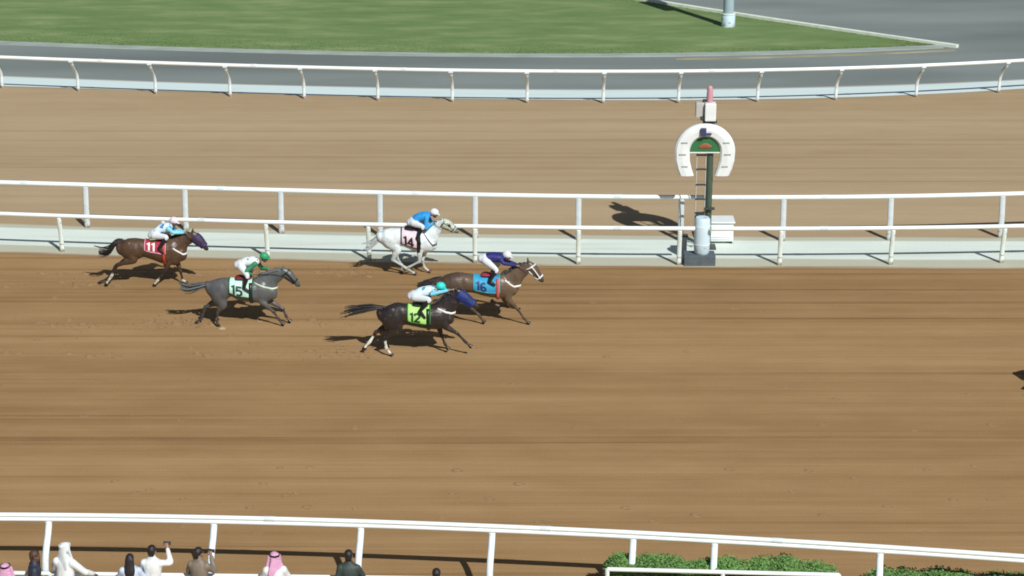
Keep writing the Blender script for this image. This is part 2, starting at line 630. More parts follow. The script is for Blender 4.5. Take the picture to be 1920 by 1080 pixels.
def ribbon(name, key, off0, off1, x0, x1, z0, z1, m, step=0.6):
    """kerb or edging: a low block running along a line"""
    bm = bmesh.new()
    xs = np.linspace(x0, x1, int((x1 - x0) / step) + 2)
    rows = []
    for x in xs:
        y = cy(key, x)
        s = cy(key, x + .1) - cy(key, x - .1)
        n = Vector((-s, .2, 0)).normalized()
        p, q = Vector((x, y, 0)) + n * off0, Vector((x, y, 0)) + n * off1
        rows.append([bm.verts.new((p.x, p.y, z0)), bm.verts.new((p.x, p.y, z1)), bm.verts.new((q.x, q.y, z1)), bm.verts.new((q.x, q.y, z0))])
    for a, b in zip(rows, rows[1:]):
        for k in range(4):
            bm.faces.new((a[k], b[k], b[(k + 1) % 4], a[(k + 1) % 4]))
    bm.faces.new(rows[0])
    bm.faces.new(rows[-1][::-1])
    return tag(bm_obj(name, bm, m, smooth=False), kind='structure')


ribbon('kerb', 'kerb', -.05, .22, -12, 19.6, -.02, .13, M['kerb'])
ribbon('grass_edging', 'grass', -.62, 0.0, -60, 18.9, -.02, .03, M['concrete'])
ribbon('painted_line', 'grass', -1.25, -.95, 7, 19.2, .0, .006, M['yellow'])


# ------------------------------------------------------------------ running rails
def rail_run(key, x0, x1, z, r, flat=1.0, step=0.5, gap=None):
    bm = bmesh.new()
    spans = [(x0, x1)] if not gap else [(x0, gap[0]), (gap[1], x1)]
    for a, b in spans:
        xs = np.linspace(a, b, int((b - a) / step) + 2)
        loft(bm, [(x, cy(key, x), z, r * flat, r) for x in xs], 12, 0, (0, 1, 0), False)
    return bm


def post_mesh(name, H, off, wx, dy, band=None):
    """gooseneck post: drops from the rail, sweeps back and stands upright; local origin on the ground under the rail"""
    bm = bmesh.new()
    P = [(0, 0, H - .02), (0, off * .04, H - .10), (0, off * .25, H - .26), (0, off * .62, H - .45), (0, off * .90, H - .68), (0, off, H - .92), (0, off, .35), (0, off, -.02)]
    loft(bm, [(*p, dy, wx) for p in P], 10, 22, (1, 0, 0), False)
    me = bpy.data.meshes.new(name)
    bmesh.ops.recalc_face_normals(bm, faces=bm.faces)
    bm.to_mesh(me)
    bm.free()
    me.polygons.foreach_set('use_smooth', [True] * len(me.polygons))
    return me


def fence(label, key, H, off, posts, x0, x1, r, wx, dy, m_post, band=False, twin=False, gap=None, group='running rails along the tracks'):
    root = empty('running_rail', (0, cy(key, 0), 0))
    tag(root, label, 'rail', group)
    base = Vector(root.location)
    bm = rail_run(key, x0, x1, H, r, gap=gap)
    bmesh.ops.translate(bm, verts=bm.verts, vec=-base)
    bm_obj('rail_tube', bm, M['rail'], root)
    if twin:
        bm = rail_run(key, x0, x1, H - .096, r * .95)
        bmesh.ops.translate(bm, verts=bm.verts, vec=-base)
        bm_obj('rail_tube', bm, M['rail'], root)
        bm = rail_run(key, x0, x1, H - .048, .012, 1.6)
        bmesh.ops.translate(bm, verts=bm.verts, vec=-base)
        bm_obj('rail_web', bm, M['post'], root)
    jk = bmesh.new()
    tube(jk, [(-.11, 0, H), (.11, 0, H)], r * 1.12, 12)
    jm = bpy.data.meshes.new('joint_sleeve')
    bmesh.ops.recalc_face_normals(jk, faces=jk.faces)
    jk.to_mesh(jm); jk.free()
    jm.materials.append(M['joint'])
    for a_, b_ in list(zip(posts, posts[1:]))[::2]:
        x = a_ * .62 + b_ * .38
        q = link('joint_sleeve', jm, None, root, (x, cy(key, x) - base.y, 0))
        q.rotation_euler = (0, 0, math.atan((cy(key, x + .2) - cy(key, x - .2)) / .4))
    pm = post_mesh('post', H - r * .6 - (.096 if twin else 0), off, wx, dy)
    pm.materials.append(m_post)
    bk = bmesh.new()
    hz = H - (.096 if twin else 0)
    box(bk, (0, 0, hz - r * .55), (wx * 2.6, r * 2.3, r * 1.3), 0, .012)
    bkm = bpy.data.meshes.new('bracket')
    bk.to_mesh(bkm)
    bk.free()
    bkm.materials.append(m_post)
    if band:  # grey sleeve over the gooseneck bend, its shade put into the colour
        ck = bmesh.new()
        o = off
        loft(ck, [(0, o * .16, H - .24, dy * 1.25, wx * 1.12), (0, o * .62, H - .47, dy * 1.25, wx * 1.12)], 10, 4, (1, 0, 0), False)
        neck_shade = bpy.data.meshes.new('band')
        ck.to_mesh(neck_shade)
        ck.free()
        neck_shade.materials.append(M['band'])
    for x in posts:
        p = link('post', pm, None, root, (x, cy(key, x) - base.y, 0))
        s = (cy(key, x + .2) - cy(key, x - .2)) / .4
        p.rotation_euler = (0, 0, math.atan(s))
        if band: link('bracket', bkm, None, p)
        if band:
            link('band', neck_shade, None, p)
    return root


def more(posts, step, lo, hi):
    p = list(posts)
    while p[0] - step > lo: p.insert(0, p[0] - step)
    while p[-1] + step < hi: p.append(p[-1] + step)
    return p


fence('farthest white running rail, along the grey asphalt path and grass', 'rail_far', 1.42, .58,
      more([-17.64, -14.42, -11.36, -8.35, -5.38, -2.4, 0.58, 3.61, 6.61, 9.78, 12.96, 16.28, 19.78], 3.2, -32, 33), -33, 34, .075, .066, .045, M['post_far'], band=True)
RU = fence('taller of the two white rails on the pale strip, passing behind the winning post', 'rail_upper', 1.42, -.06,
           more([-13.63, -10.41, -7.33, -4.17, -1.16, 2.09, 5.31, 8.51, 11.89, 15.45], 3.2, -26, 27), -27, 28, .072, .095, .05, M['post'])
RL = fence('lower white rail broken by the winning post, right behind the racing horses', 'rail_lower', 1.2, .10,
           more([-13.95, -10.69, -7.51, -4.37, -1.13, 2.01, 5.07, 8.13, 11.52, 14.93], 3.2, -26, 27), -27, 28, .068, .072, .045, M['post_low'], gap=(5.52, 6.02))
fence('nearest white twin-tube running rail with curved posts before the spectators', 'rail_near', 1.42, -.56,
      [-19.2, -16, -12.9, -9.66, -6.2, -3.13, -0.41, 2.48, 4.13, 7.43, 10.7, 13.9, 17.1], -20, 20, .05, .072, .05, M['post_far'], twin=True)
# ------------------------------------------------------------------ winning post
WX, WY = 5.77, 60.74
pd = tag(empty('padded_drum', (WX, WY, 0)), 'pale blue padded drum on a slate plinth in front of the winning post', 'padded drum')
bm = bmesh.new(); box(bm, (-.07, 0, .155), (.95, .56, .33), 0, .02); bm_obj('plinth', bm, M['plinth'], pd, False)
bm = bmesh.new()
loft(bm, [(0, .02, z, r, r) for z, r in ((.32, .20), (.38, .235), (.7, .245), (1.1, .245), (1.40, .235), (1.46, .2))], 20, 0, (0, 1, 0), False)
pad = bm_obj('padding', bm, M['padblue'], pd)
for z in (.62, 1.18):
    bm = bmesh.new(); tube(bm, [(0, .02, z), (0, .02, z + .03)], .25, 20); bm_obj('padding_strap', bm, M['white'], pad)
wp = tag(empty('winning_post', (5.93, 62.2, 0)), 'tall winning post with a white horseshoe and green half disc', 'winning post')
bm = bmesh.new(); tube(bm, [(.15, .05, .47), (.15, .05, 3.0), (.15, .05, 4.9)], [.10, .10, .09], 12); bm_obj('pole', bm, M['poleg'], wp)
bm = bmesh.new()
for x in (-.25, .02):
    tube(bm, [(x, .0, .6), (x, .0, 4.4)], .018, 6)
lad = bm_obj('ladder', bm, M['offwhite'], wp)
for z in (.75, 1.18, 1.62, 2.05, 2.5, 2.98, 3.42):
    bm = bmesh.new(); box(bm, (-.115, -.01, z), (.30, .05, .045)); bm_obj('rung', bm, M['dark'], lad, False)
bm = bmesh.new(); box(bm, (.17, -.1, 1.78), (.3, .12, .06), 0, .01); bm_obj('clamp', bm, M['dark'], wp, False)
bm = bmesh.new(); box(bm, (-.1, .02, 1.52), (.26, .2, .12), 0, .01); bm_obj('clamp', bm, M['dark'], wp, False)
bm = bmesh.new(); box(bm, (.15, .05, .52), (.5, .4, .08), 0, .01); bm_obj('base_plate', bm, M['dark'], wp, False)


def extrude_outline(name, out, y0, y1, m, parent, holes=None):
    bm = bmesh.new()
    a = [bm.verts.new((x, y0, z)) for x, z in out]
    b = [bm.verts.new((x, y1, z)) for x, z in out]
    n = len(out)
    for i in range(n):
        bm.faces.new((a[i], a[(i + 1) % n], b[(i + 1) % n], b[i]))
    bmesh.ops.triangulate(bm, faces=[bm.faces.new(a), bm.faces.new(b[::-1])])
    return bm_obj(name, bm, m, parent, False)


# horseshoe: outer and inner outlines, feet drawn slightly in
HX, HZ = -.03, 3.56
outer, inner = [], []
for i in range(33):
    q = math.pi * i / 32
    outer.append((HX + .90 * math.cos(q), HZ + .86 * math.sin(q)))
    inner.append((HX + .455 * math.cos(q), HZ + .47 * math.sin(q)))
outl = [(HX + .74, 2.83), (HX + .82, 3.03), (HX + .885, 3.28)] + outer + [(HX - .885, 3.28), (HX - .82, 3.03), (HX - .74, 2.83)]
inl = [(HX + .31, 2.83), (HX + .38, 3.03), (HX + .44, 3.28)] + inner + [(HX - .44, 3.28), (HX - .38, 3.03), (HX - .31, 2.83)]
bm = bmesh.new()
rows = []
for (ox, oz), (ix, iz) in zip(outl, inl):
    cx, cz = (ox + ix) / 2, (oz + iz) / 2
    sec = []
    for t, yy in ((0, -.05), (.12, -.11), (.5, -.13), (.88, -.11), (1, -.05), (1, .07), (0, .07)):
        sec.append(bm.verts.new((ox + (ix - ox) * t, yy - .12, oz + (iz - oz) * t)))
    rows.append(sec)
for a, b in zip(rows, rows[1:]):
    for k in range(7):
        bm.faces.new((a[k], b[k], b[(k + 1) % 7], a[(k + 1) % 7]))
bm.faces.new(rows[0]); bm.faces.new(rows[-1][::-1])
hs = bm_obj('horseshoe', bm, M['white'], wp, False)
for s in (-1, 1):
    for z, w_ in ((3.86, .19), (3.50, .2), (3.13, .18)):
        dx = .60 if z < 3.2 else .67 if z < 3.7 else .62
        bm = bmesh.new(); box(bm, (HX + s * dx, -.253, z), (w_, .02, .042), 0, .006); bm_obj('nail_slot', bm, M['band'], hs, False)
half = [(HX + .452 * math.cos(q), 3.56 + .465 * math.sin(q)) for q in np.linspace(-.03, math.pi + .03, 26)]
gd = extrude_outline('half_disc', half, -.14, -.08, M['green'], wp)
bm = bmesh.new()
loft(bm, [(HX - .17, -.15, 3.69, .03, .012), (HX - .08, -.15, 3.72, .07, .012), (HX + .02, -.15, 3.74, .085, .012), (HX + .12, -.15, 3.72, .06, .012), (HX + .2, -.15, 3.71, .02, .012)], 8, 12, (0, 1, 0), False)
bm_obj('emblem', bm, M['emblem'], gd)
bm = bmesh.new(); box(bm, (HX, -.1, 3.532), (.9, .1, .035), 0, .006); bm_obj('cross_bar', bm, M['white'], wp, False)
bm = bmesh.new(); box(bm, (-.10, -.30, 4.20), (.16, .08, .24), 0, .01); box(bm, (.02, -.29, 4.14), (.24, .05, .06), .0, .01); bm_obj('bracket', bm, M['navy'], wp, False)
bm = bmesh.new(); box(bm, (.10, 0, 4.455), (.42, .26, .06), 0, .01); bm_obj('shelf', bm, M['dark'], wp, False)
bm = bmesh.new(); box(bm, (.10, -.06, 4.77), (.33, .30, .54), .0, .03); bm_obj('camera_housing', bm, M['white'], wp, False)
bm = bmesh.new(); box(bm, (-.20, .06, 4.80), (.25, .26, .46), .0, .03); hb = bm_obj('camera_housing', bm, M['offwhite'], wp, False)
bm = bmesh.new(); box(bm, (-.12, -.1, 4.57), (.14, .06, .12), .0, .01); bm_obj('lens', bm, M['dark'], hb, False)
bm = bmesh.new(); box(bm, (.0, .1, 5.055), (.22, .2, .06), 0, .01); bm_obj('cap', bm, M['dark'], hb, False)
bm = bmesh.new(); tube(bm, [(.08, 0, 5.04), (.08, 0, 5.2), (.08, 0, 5.46)], [.09, .095, .085], 14, 6, True); bm_obj('beacon', bm, M['pink'], wp)

# seat the tower: its parts were drawn on a raised base
def seat(o):
    for ch in o.children:
        ch.data.transform(Matrix.Scale(1.027, 4) @ Matrix.Translation((0, 0, -.48)))
        seat(ch)


seat(wp)

# cabinet on the strip behind the rail
cb = tag(empty('equipment_cabinet', (6.54, 62.95, 0)), 'low white louvred equipment cabinet beside the winning post', 'cabinet')
bm = bmesh.new(); box(bm, (0, 0, .40), (.78, .62, .62), 0, .02); bm_obj('body', bm, M['white'], cb, False)
bm = bmesh.new(); box(bm, (0, -.02, .725), (.86, .72, .05), 0, .015); bm_obj('lid', bm, M['white'], cb, False)
for z in (.60, .52, .25, .18):
    bm = bmesh.new(); box(bm, (0, -.325, z), (.68, .04, .03), 0, .008); bm_obj('louvre', bm, M['white'], cb, False)
for x in (-.33, .33):
    bm = bmesh.new(); box(bm, (x, 0, .05), (.08, .5, .09)); bm_obj('foot', bm, M['dark'], cb, False)
# small grey junction box left of the padding
jb = tag(empty('junction_box', (5.33, 61.9, 0)), 'small dark grey junction box left of the winning post', 'box')
bm = bmesh.new(); box(bm, (0, 0, .26), (.16, .2, .5), 0, .015); bm_obj('body', bm, M['band'], jb, False)
bm = bmesh.new(); box(bm, (0, -.02, .53), (.22, .26, .035), 0, .01); bm_obj('lid', bm, M['dark'], jb, False)

# ------------------------------------------------------------------ lamp column by the lawn
lp = tag(empty('lamp_column', (9.95, 95.3, 0)), 'pale blue steel column in a thicker base on the lawn tip', 'lamp post')
bm = bmesh.new(); loft(bm, [(0, 0, z, r, r) for z, r in ((-.02, .31), (.1, .32), (.58, .32), (.62, .30))], 20, 0, (0, 1, 0), False); bm_obj('base', bm, M['padblue'], lp)
bm = bmesh.new(); tube(bm, [(0, 0, .6), (0, 0, 5), (0, 0, 12.5)], [.25, .22, .14], 18); bm_obj('pole', bm, M['steel'], lp)
bm = bmesh.new(); tube(bm, [(0, 0, .62), (0, 0, .67)], .33, 20); bm_obj('band', bm, M['white'], lp)
bm = bmesh.new(); box(bm, (-.1, -.28, 5.3), (.9, .16, 2.2), .25, .02); bm_obj('sign_panel', bm, M['green'], lp, False)
bm = bmesh.new(); box(bm, (0, 0, 12.5), (2.2, .12, .12), 0, .02); bm_obj('cross_arm', bm, M['steel'], lp, False)
for x in (-.9, 0, .9):
    bm = bmesh.new(); box(bm, (x, -.15, 12.7), (.5, .3, .36), 0, .04); bm_obj('floodlight', bm, M['band'], lp, False)


# ------------------------------------------------------------------ spectator barriers and hedges
def barrier(label, x0, x1, f, H=1.0):
    root = tag(empty('barrier', (x0, f(x0), 0)), label, 'barrier', 'white barriers by the spectators')
    b0 = Vector(root.location)
    xs = np.linspace(x0, x1, 12)
    bm = bmesh.new()
    tube(bm, [Vector((x, f(x), H)) - b0 for x in xs], .045, 10)
    bm_obj('top_rail', bm, M['rail'], root)
    bm = bmesh.new()
    tube(bm, [Vector((x, f(x), H * .5)) - b0 for x in xs], .03, 8)
    bm_obj('lower_rail', bm, M['rail'], root)
    n = max(2, int((x1 - x0) / 2.3) + 1)
    pm = None
    for x in np.linspace(x0, x1, n):
        if pm is None:
            bm = bmesh.new()
            tube(bm, [(0, 0, -.02), (0, 0, H - .02), (0, 0, H + .01)], [.045, .045, .04], 10)
            pm = bpy.data.meshes.new('post')
            bm.to_mesh(pm); bm.free()
            pm.materials.append(M['rail'])
        link('post', pm, None, root, Vector((x, f(x), 0)) - b0)


barrier('white tube barrier behind which the spectators on the left stand', -14.5, 1.2, lambda x: 37.93 - .028 * (x + 9))
barrier('white tube barrier with a square end in front of the clipped hedge', 1.92, 6.55, lambda x: 38.13 - .055 * (x - 1.9))


def hedge(label, pts, w_, h, n, seed):
    """clipped hedge: leaf-sized faces through an uneven block, dark twigs within"""
    rg = np.random.default_rng(seed)
    x0, y0, x1, y1 = pts
    root = tag(empty('hedge', (x0, y0, 0)), label, 'hedge', 'green hedges behind the near rail')
    L = math.hypot(x1 - x0, y1 - y0)
    root.rotation_euler = (0, 0, math.atan2(y1 - y0, x1 - x0))
    v, f = [], []
    ph = rg.uniform(0, 6, 6)
    for i in range(n):
        u = rg.uniform(0, L)
        top = h * (1 + .05 * math.sin(u * 2.1 + ph[0]) + .05 * math.sin(u * 5.3 + ph[1]) + .03 * math.sin(u * 11 + ph[2]))
        e = min(u, L - u)
        if e < .35: top *= .72 + .28 * math.sqrt(max(e, 0) / .35)
        k = rg.random()
        if k < .55:
            a, z = rg.uniform(0, w_), top - abs(rg.normal(0, .05)) - .10 * abs(2 * rg.random() - 1) ** 3
            z -= .10 * abs(2 * a / w_ - 1) ** 4
        elif k < .85:
            a, z = (abs(rg.normal(0, .05)) if rg.random() < .6 else w_ - abs(rg.normal(0, .05))), rg.uniform(.05, top)
        else:
            a, z = rg.uniform(0, w_), rg.uniform(.1, top)
        c = Vector((u, a, z))
        d = Vector(rg.normal(0, 1, 3)); d.z = abs(d.z) + 1.0; d.normalize()
        t = d.orthogonal().normalized()
        t.rotate(Matrix.Rotation(rg.uniform(0, 6.28), 3, d))
        s = t.cross(d)
        l, ww = rg.uniform(.028, .06), rg.uniform(.012, .024)
        b = len(v)
        v += [c - t * l, c + s * ww, c + t * l + d * .01, c - s * ww]
        f.append((b, b + 1, b + 2, b + 3))
    o = py_obj('foliage', v, f, M['leaf'], root)
    o['kind'] = 'stuff'
    bm = bmesh.new()
    for i in range(int(L / .3)):
        u = .15 + i * .3
        for j in range(3):
            a = w_ / 2 + rg.normal(0, .08)
            tube(bm, [(u, a, -.02), (u + rg.normal(0, .06), a + rg.normal(0, .08), h * .5), (u + rg.normal(0, .12), a + rg.normal(0, .12), h * .85)], [.018, .012, .006], 5)
    bm_obj('stems', bm, M['twig'], root)


hedge('clipped green hedge with a square left end behind the white barrier', (1.86, 38.28, 6.6, 37.98), .80, .92, 30000, 3)
hedge('lower rounded green hedge in the bottom right corner', (7.05, 38.0, 12.5, 37.7), .80, .74, 30000, 5)

# ------------------------------------------------------------------ horses
# poses in metres: torso rows (x, z, half height, half width); neck and head rows (x, z, half height, half width); joints (x, y, z)
POSES = {'h11': {'bp': [[0.591, -0.2, 1.216], [0.867, -0.1, 1.007]],
         'cloth': [-0.242, 0.381, 1.085],
         'ear': [1.175, 1.767],
         'head': [[1.156, 1.545, 0.137, 0.085], [1.301, 1.411, 0.147, 0.1], [1.451, 1.25, 0.1, 0.075], [1.537, 1.139, 0.071, 0.06]],
         'jock': {'ankle': [0.197, -0.3, 1.236],
                  'elbow': [0.631, -0.24, 1.71],
                  'felbow': [0.657, 0.24, 1.601],
                  'fhand': [0.972, 0.09, 1.616],
                  'hand': [0.946, -0.09, 1.65],
                  'head': [0.631, 0, 1.961],
                  'hip': [0.026, 0, 1.586],
                  'knee': [0.434, -0.27, 1.573],
                  'sho': [0.486, 0, 1.822],
                  'toe': [0.315, -0.31, 1.087]},
         'legs': {'lf': [[0.657, 0.12, 1.009], [0.631, 0.15, 0.693], [0.723, 0.135, 0.379], [0.775, 0.128, 0.117], [0.867, 0.12, 0.003]],
                  'lh': [[-0.736, 0.12, 1.148], [-0.71, 0.15, 0.79], [-1.183, 0.135, 0.545], [-1.432, 0.128, 0.173], [-1.682, 0.12, -0.033]],
                  'rf': [[0.591, -0.12, 1.063], [0.473, -0.15, 0.782], [0.289, -0.135, 0.471], [0.079, -0.128, 0.191], [-0.021, -0.12, 0.063]],
                  'rh': [[-0.736, -0.12, 1.175], [-0.591, -0.15, 0.851], [-1.077, -0.135, 0.68], [-1.282, -0.128, 0.316], [-1.458, -0.12, 0.069]]},
         'loc': [-10.522, 58.691, 0.0],
         'neck': [[0.604, 1.161, 0.394, 0.16], [0.854, 1.37, 0.242, 0.115], [1.064, 1.481, 0.179, 0.085]],
         'tail': [[-0.92, 1.383], [-1.117, 1.322], [-1.261, 1.133], [-1.498, 1.036], [-1.761, 1.092]],
         'torso': [[-0.959, 1.133, 0.214, 0.17], [-0.762, 1.106, 0.337, 0.25], [-0.526, 1.12, 0.335, 0.27], [-0.315, 1.157, 0.274, 0.25], [-0.053, 1.106, 0.305, 0.28],
                   [0.237, 1.054, 0.366, 0.29], [0.447, 1.043, 0.399, 0.27], [0.631, 1.029, 0.401, 0.25], [0.794, 0.995, 0.242, 0.18]]},
 'h12': {'bp': [[0.607, -0.2, 1.369], [0.961, -0.1, 1.217]],
         'cloth': [-0.202, 0.417, 0.98],
         'ear': [1.057, 1.937],
         'head': [[1.133, 1.766, 0.137, 0.085], [1.303, 1.631, 0.147, 0.1], [1.505, 1.477, 0.106, 0.075], [1.649, 1.38, 0.081, 0.06]],
         'jock': {'ankle': [0.139, -0.3, 1.353],
                  'elbow': [0.443, -0.24, 1.812],
                  'felbow': [0.607, 0.24, 1.656],
                  'fhand': [0.987, 0.09, 1.827],
                  'hand': [0.961, -0.09, 1.882],
                  'head': [0.696, 0, 1.918],
                  'hip': [-0.025, 0, 1.693],
                  'knee': [0.392, -0.27, 1.666],
                  'sho': [0.481, 0, 1.837],
                  'toe': [0.278, -0.31, 1.167]},
         'legs': {'lf': [[0.683, 0.12, 1.004], [0.632, 0.15, 0.749], [0.696, 0.135, 0.498], [0.784, 0.128, 0.271], [0.847, 0.12, 0.16]],
                  'lh': [[-0.658, 0.12, 1.112], [-0.734, 0.15, 0.776], [-1.075, 0.135, 0.592], [-1.24, 0.128, 0.325], [-1.404, 0.12, 0.138]],
                  'rf': [[0.734, -0.12, 1.068], [0.809, -0.15, 0.863], [1.126, -0.135, 0.663], [1.341, -0.128, 0.422], [1.467, -0.12, 0.297]],
                  'rh': [[-0.607, -0.12, 1.176], [-0.455, -0.15, 0.809], [-0.822, -0.135, 0.533], [-0.779, -0.128, 0.232], [-0.658, -0.12, 0.035]]},
         'loc': [-2.595, 52.911, 0.0],
         'neck': [[0.683, 1.158, 0.367, 0.16], [0.898, 1.455, 0.253, 0.115], [1.057, 1.672, 0.19, 0.085]],
         'tail': [[-0.873, 1.361], [-1.164, 1.347], [-1.543, 1.293], [-1.771, 1.244], [-2.019, 1.163]],
         'torso': [[-0.898, 1.104, 0.178, 0.17], [-0.759, 1.036, 0.353, 0.25], [-0.506, 1.083, 0.4, 0.27], [-0.304, 1.164, 0.303, 0.25], [-0.051, 1.131, 0.307, 0.28],
                   [0.228, 1.09, 0.32, 0.29], [0.481, 1.087, 0.348, 0.27], [0.696, 1.087, 0.322, 0.25], [0.873, 1.063, 0.191, 0.18]]},
 'h14': {'bp': [[0.439, -0.2, 1.331], [0.699, -0.1, 0.972]],
         'cloth': [-0.237, 0.344, 0.932],
         'ear': [0.991, 1.784],
         'head': [[0.96, 1.634, 0.123, 0.085], [1.114, 1.564, 0.138, 0.1], [1.292, 1.444, 0.1, 0.075], [1.411, 1.351, 0.071, 0.06]],
         'jock': {'ankle': [0.249, -0.3, 1.239],
                  'elbow': [0.51, -0.24, 1.519],
                  'felbow': [0.664, 0.24, 1.533],
                  'fhand': [0.806, 0.09, 1.633],
                  'hand': [0.747, -0.09, 1.669],
                  'head': [0.759, 0, 1.914],
                  'hip': [0.107, 0, 1.664],
                  'knee': [0.415, -0.27, 1.58],
                  'sho': [0.545, 0, 1.851],
                  'toe': [0.344, -0.31, 1.068]},
         'legs': {'lf': [[0.474, 0.12, 0.973], [0.439, 0.15, 0.662], [0.379, 0.135, 0.392], [0.439, 0.128, 0.17], [0.581, 0.12, 0.06]],
                  'lh': [[-0.569, 0.12, 1.073], [-0.45, 0.15, 0.75], [-0.379, 0.135, 0.467], [-0.225, 0.128, 0.22], [-0.261, 0.12, -0.003]],
                  'rf': [[0.45, -0.12, 1.029], [0.32, -0.15, 0.764], [0.296, -0.135, 0.446], [-0.024, -0.128, 0.268], [-0.13, -0.12, 0.216]],
                  'rh': [[-0.569, -0.12, 1.129], [-0.356, -0.15, 0.826], [-0.498, -0.135, 0.508], [-0.13, -0.128, 0.256], [0.19, -0.12, 0.048]]},
         'loc': [-3.066, 59.691, 0.0],
         'neck': [[0.522, 1.113, 0.332, 0.16], [0.735, 1.363, 0.213, 0.115], [0.877, 1.519, 0.171, 0.085]],
         'tail': [[-0.83, 1.238], [-0.901, 1.138], [-1.043, 1.013], [-1.185, 0.888], [-1.446, 0.801]],
         'torso': [[-0.83, 1.163, 0.192, 0.17], [-0.688, 1.132, 0.295, 0.25], [-0.474, 1.132, 0.319, 0.27], [-0.261, 1.176, 0.275, 0.25], [-0.047, 1.132, 0.305, 0.28],
                   [0.166, 1.07, 0.33, 0.29], [0.356, 1.044, 0.345, 0.27], [0.545, 1.019, 0.308, 0.25], [0.699, 0.951, 0.151, 0.18]]},
 'h15': {'bp': [[0.394, -0.2, 1.295], [0.894, -0.1, 1.113]],
         'cloth': [-0.302, 0.368, 0.913],
         'ear': [1.188, 1.749],
         'head': [[1.209, 1.575, 0.131, 0.085], [1.354, 1.474, 0.145, 0.1], [1.499, 1.315, 0.1, 0.075], [1.599, 1.195, 0.074, 0.06]],
         'jock': {'ankle': [0.131, -0.3, 1.2],
                  'elbow': [0.197, -0.24, 1.654],
                  'felbow': [0.578, 0.24, 1.605],
                  'fhand': [0.828, 0.09, 1.609],
                  'hand': [0.355, -0.09, 1.516],
                  'head': [0.697, 0, 1.986],
                  'hip': [0.026, 0, 1.79],
                  'knee': [0.237, -0.27, 1.553],
                  'sho': [0.46, 0, 1.883],
                  'toe': [0.276, -0.31, 1.078]},
         'legs': {'lf': [[0.684, 0.12, 0.949], [0.736, 0.15, 0.687], [1.144, 0.135, 0.426], [1.23, 0.128, 0.205], [1.309, 0.12, 0.088]],
                  'lh': [[-0.605, 0.12, 1.033], [-0.684, 0.15, 0.659], [-1.025, 0.135, 0.482], [-1.157, 0.128, 0.135], [-1.275, 0.12, -0.002]],
                  'rf': [[0.631, -0.12, 1.009], [0.578, -0.15, 0.768], [0.907, -0.135, 0.441], [1.052, -0.128, 0.214], [1.144, -0.12, 0.086]],
                  'rh': [[-0.605, -0.12, 1.065], [-0.5, -0.15, 0.656], [-0.636, -0.135, 0.455], [-0.689, -0.128, 0.2], [-0.67, -0.12, 0.044]]},
         'loc': [-7.559, 55.255, 0.0],
         'neck': [[0.631, 1.105, 0.394, 0.16], [0.881, 1.371, 0.242, 0.115], [1.091, 1.502, 0.174, 0.085]],
         'tail': [[-0.841, 1.245], [-1.131, 1.161], [-1.393, 1.099], [-1.577, 1.133], [-1.722, 1.217]],
         'torso': [[-0.868, 1.077, 0.215, 0.17], [-0.71, 0.979, 0.367, 0.25], [-0.5, 1.004, 0.391, 0.27], [-0.289, 1.119, 0.265, 0.25], [-0.079, 1.063, 0.305, 0.28],
                   [0.184, 1.028, 0.326, 0.29], [0.447, 1.007, 0.336, 0.27], [0.657, 1.011, 0.356, 0.25], [0.847, 0.979, 0.229, 0.18]]},
 'h16': {'bp': [[0.749, -0.2, 1.321], [1.011, -0.1, 1.125]],
         'cloth': [-0.125, 0.612, 0.991],
         'ear': [1.38, 1.946],
         'head': [[1.41, 1.718, 0.13, 0.085], [1.548, 1.585, 0.145, 0.1], [1.697, 1.389, 0.1, 0.075], [1.777, 1.275, 0.072, 0.06]],
         'jock': {'ankle': [0.325, -0.3, 1.344],
                  'elbow': [0.711, -0.24, 1.853],
                  'felbow': [0.799, 0.24, 1.758],
                  'fhand': [1.136, 0.09, 1.693],
                  'hand': [1.111, -0.09, 1.724],
                  'head': [0.811, 0, 1.984],
                  'hip': [0.175, 0, 1.912],
                  'knee': [0.512, -0.27, 1.665],
                  'sho': [0.649, 0, 1.938],
                  'toe': [0.474, -0.31, 1.241]},
         'legs': {'lf': [[0.774, 0.12, 0.952], [0.749, 0.15, 0.676], [0.836, 0.135, 0.442], [0.524, 0.128, 0.485], [0.399, 0.12, 0.607]],
                  'lh': [[-0.724, 0.12, 1.085], [-0.624, 0.15, 0.755], [-0.824, 0.135, 0.522], [-0.998, 0.128, 0.206], [-1.123, 0.12, 0.01]],
                  'rf': [[0.824, -0.12, 1.013], [0.836, -0.15, 0.771], [1.098, -0.135, 0.474], [1.286, -0.128, 0.192], [1.398, -0.12, 0.057]],
                  'rh': [[-0.674, -0.12, 1.146], [-0.424, -0.15, 0.838], [-0.2, -0.135, 0.514], [0.037, -0.128, 0.272], [0.15, -0.12, 0.097]]},
         'loc': [-0.949, 55.404, 0.0],
         'neck': [[0.799, 1.155, 0.374, 0.16], [1.061, 1.407, 0.245, 0.115], [1.261, 1.593, 0.195, 0.085]],
         'tail': [[-1.048, 1.341], [-1.223, 1.248], [-1.423, 1.155], [-1.623, 1.089], [-1.747, 1.075]],
         'torso': [[-1.061, 1.168, 0.161, 0.17], [-0.886, 1.144, 0.294, 0.25], [-0.624, 1.148, 0.352, 0.27], [-0.374, 1.202, 0.285, 0.25], [-0.125, 1.175, 0.267, 0.28],
                   [0.15, 1.118, 0.289, 0.29], [0.424, 1.086, 0.314, 0.27], [0.686, 1.089, 0.347, 0.25], [0.936, 1.049, 0.23, 0.18]]}}
h = dict(POSES['h11'])
h['loc'] = [14.92, 50.28, 0.0]
h['tail'] = [[-.90, 1.27], [-1.03, 1.18], [-1.10, .98], [-1.08, .78], [-1.04, .66]]
POSES['h06'] = h


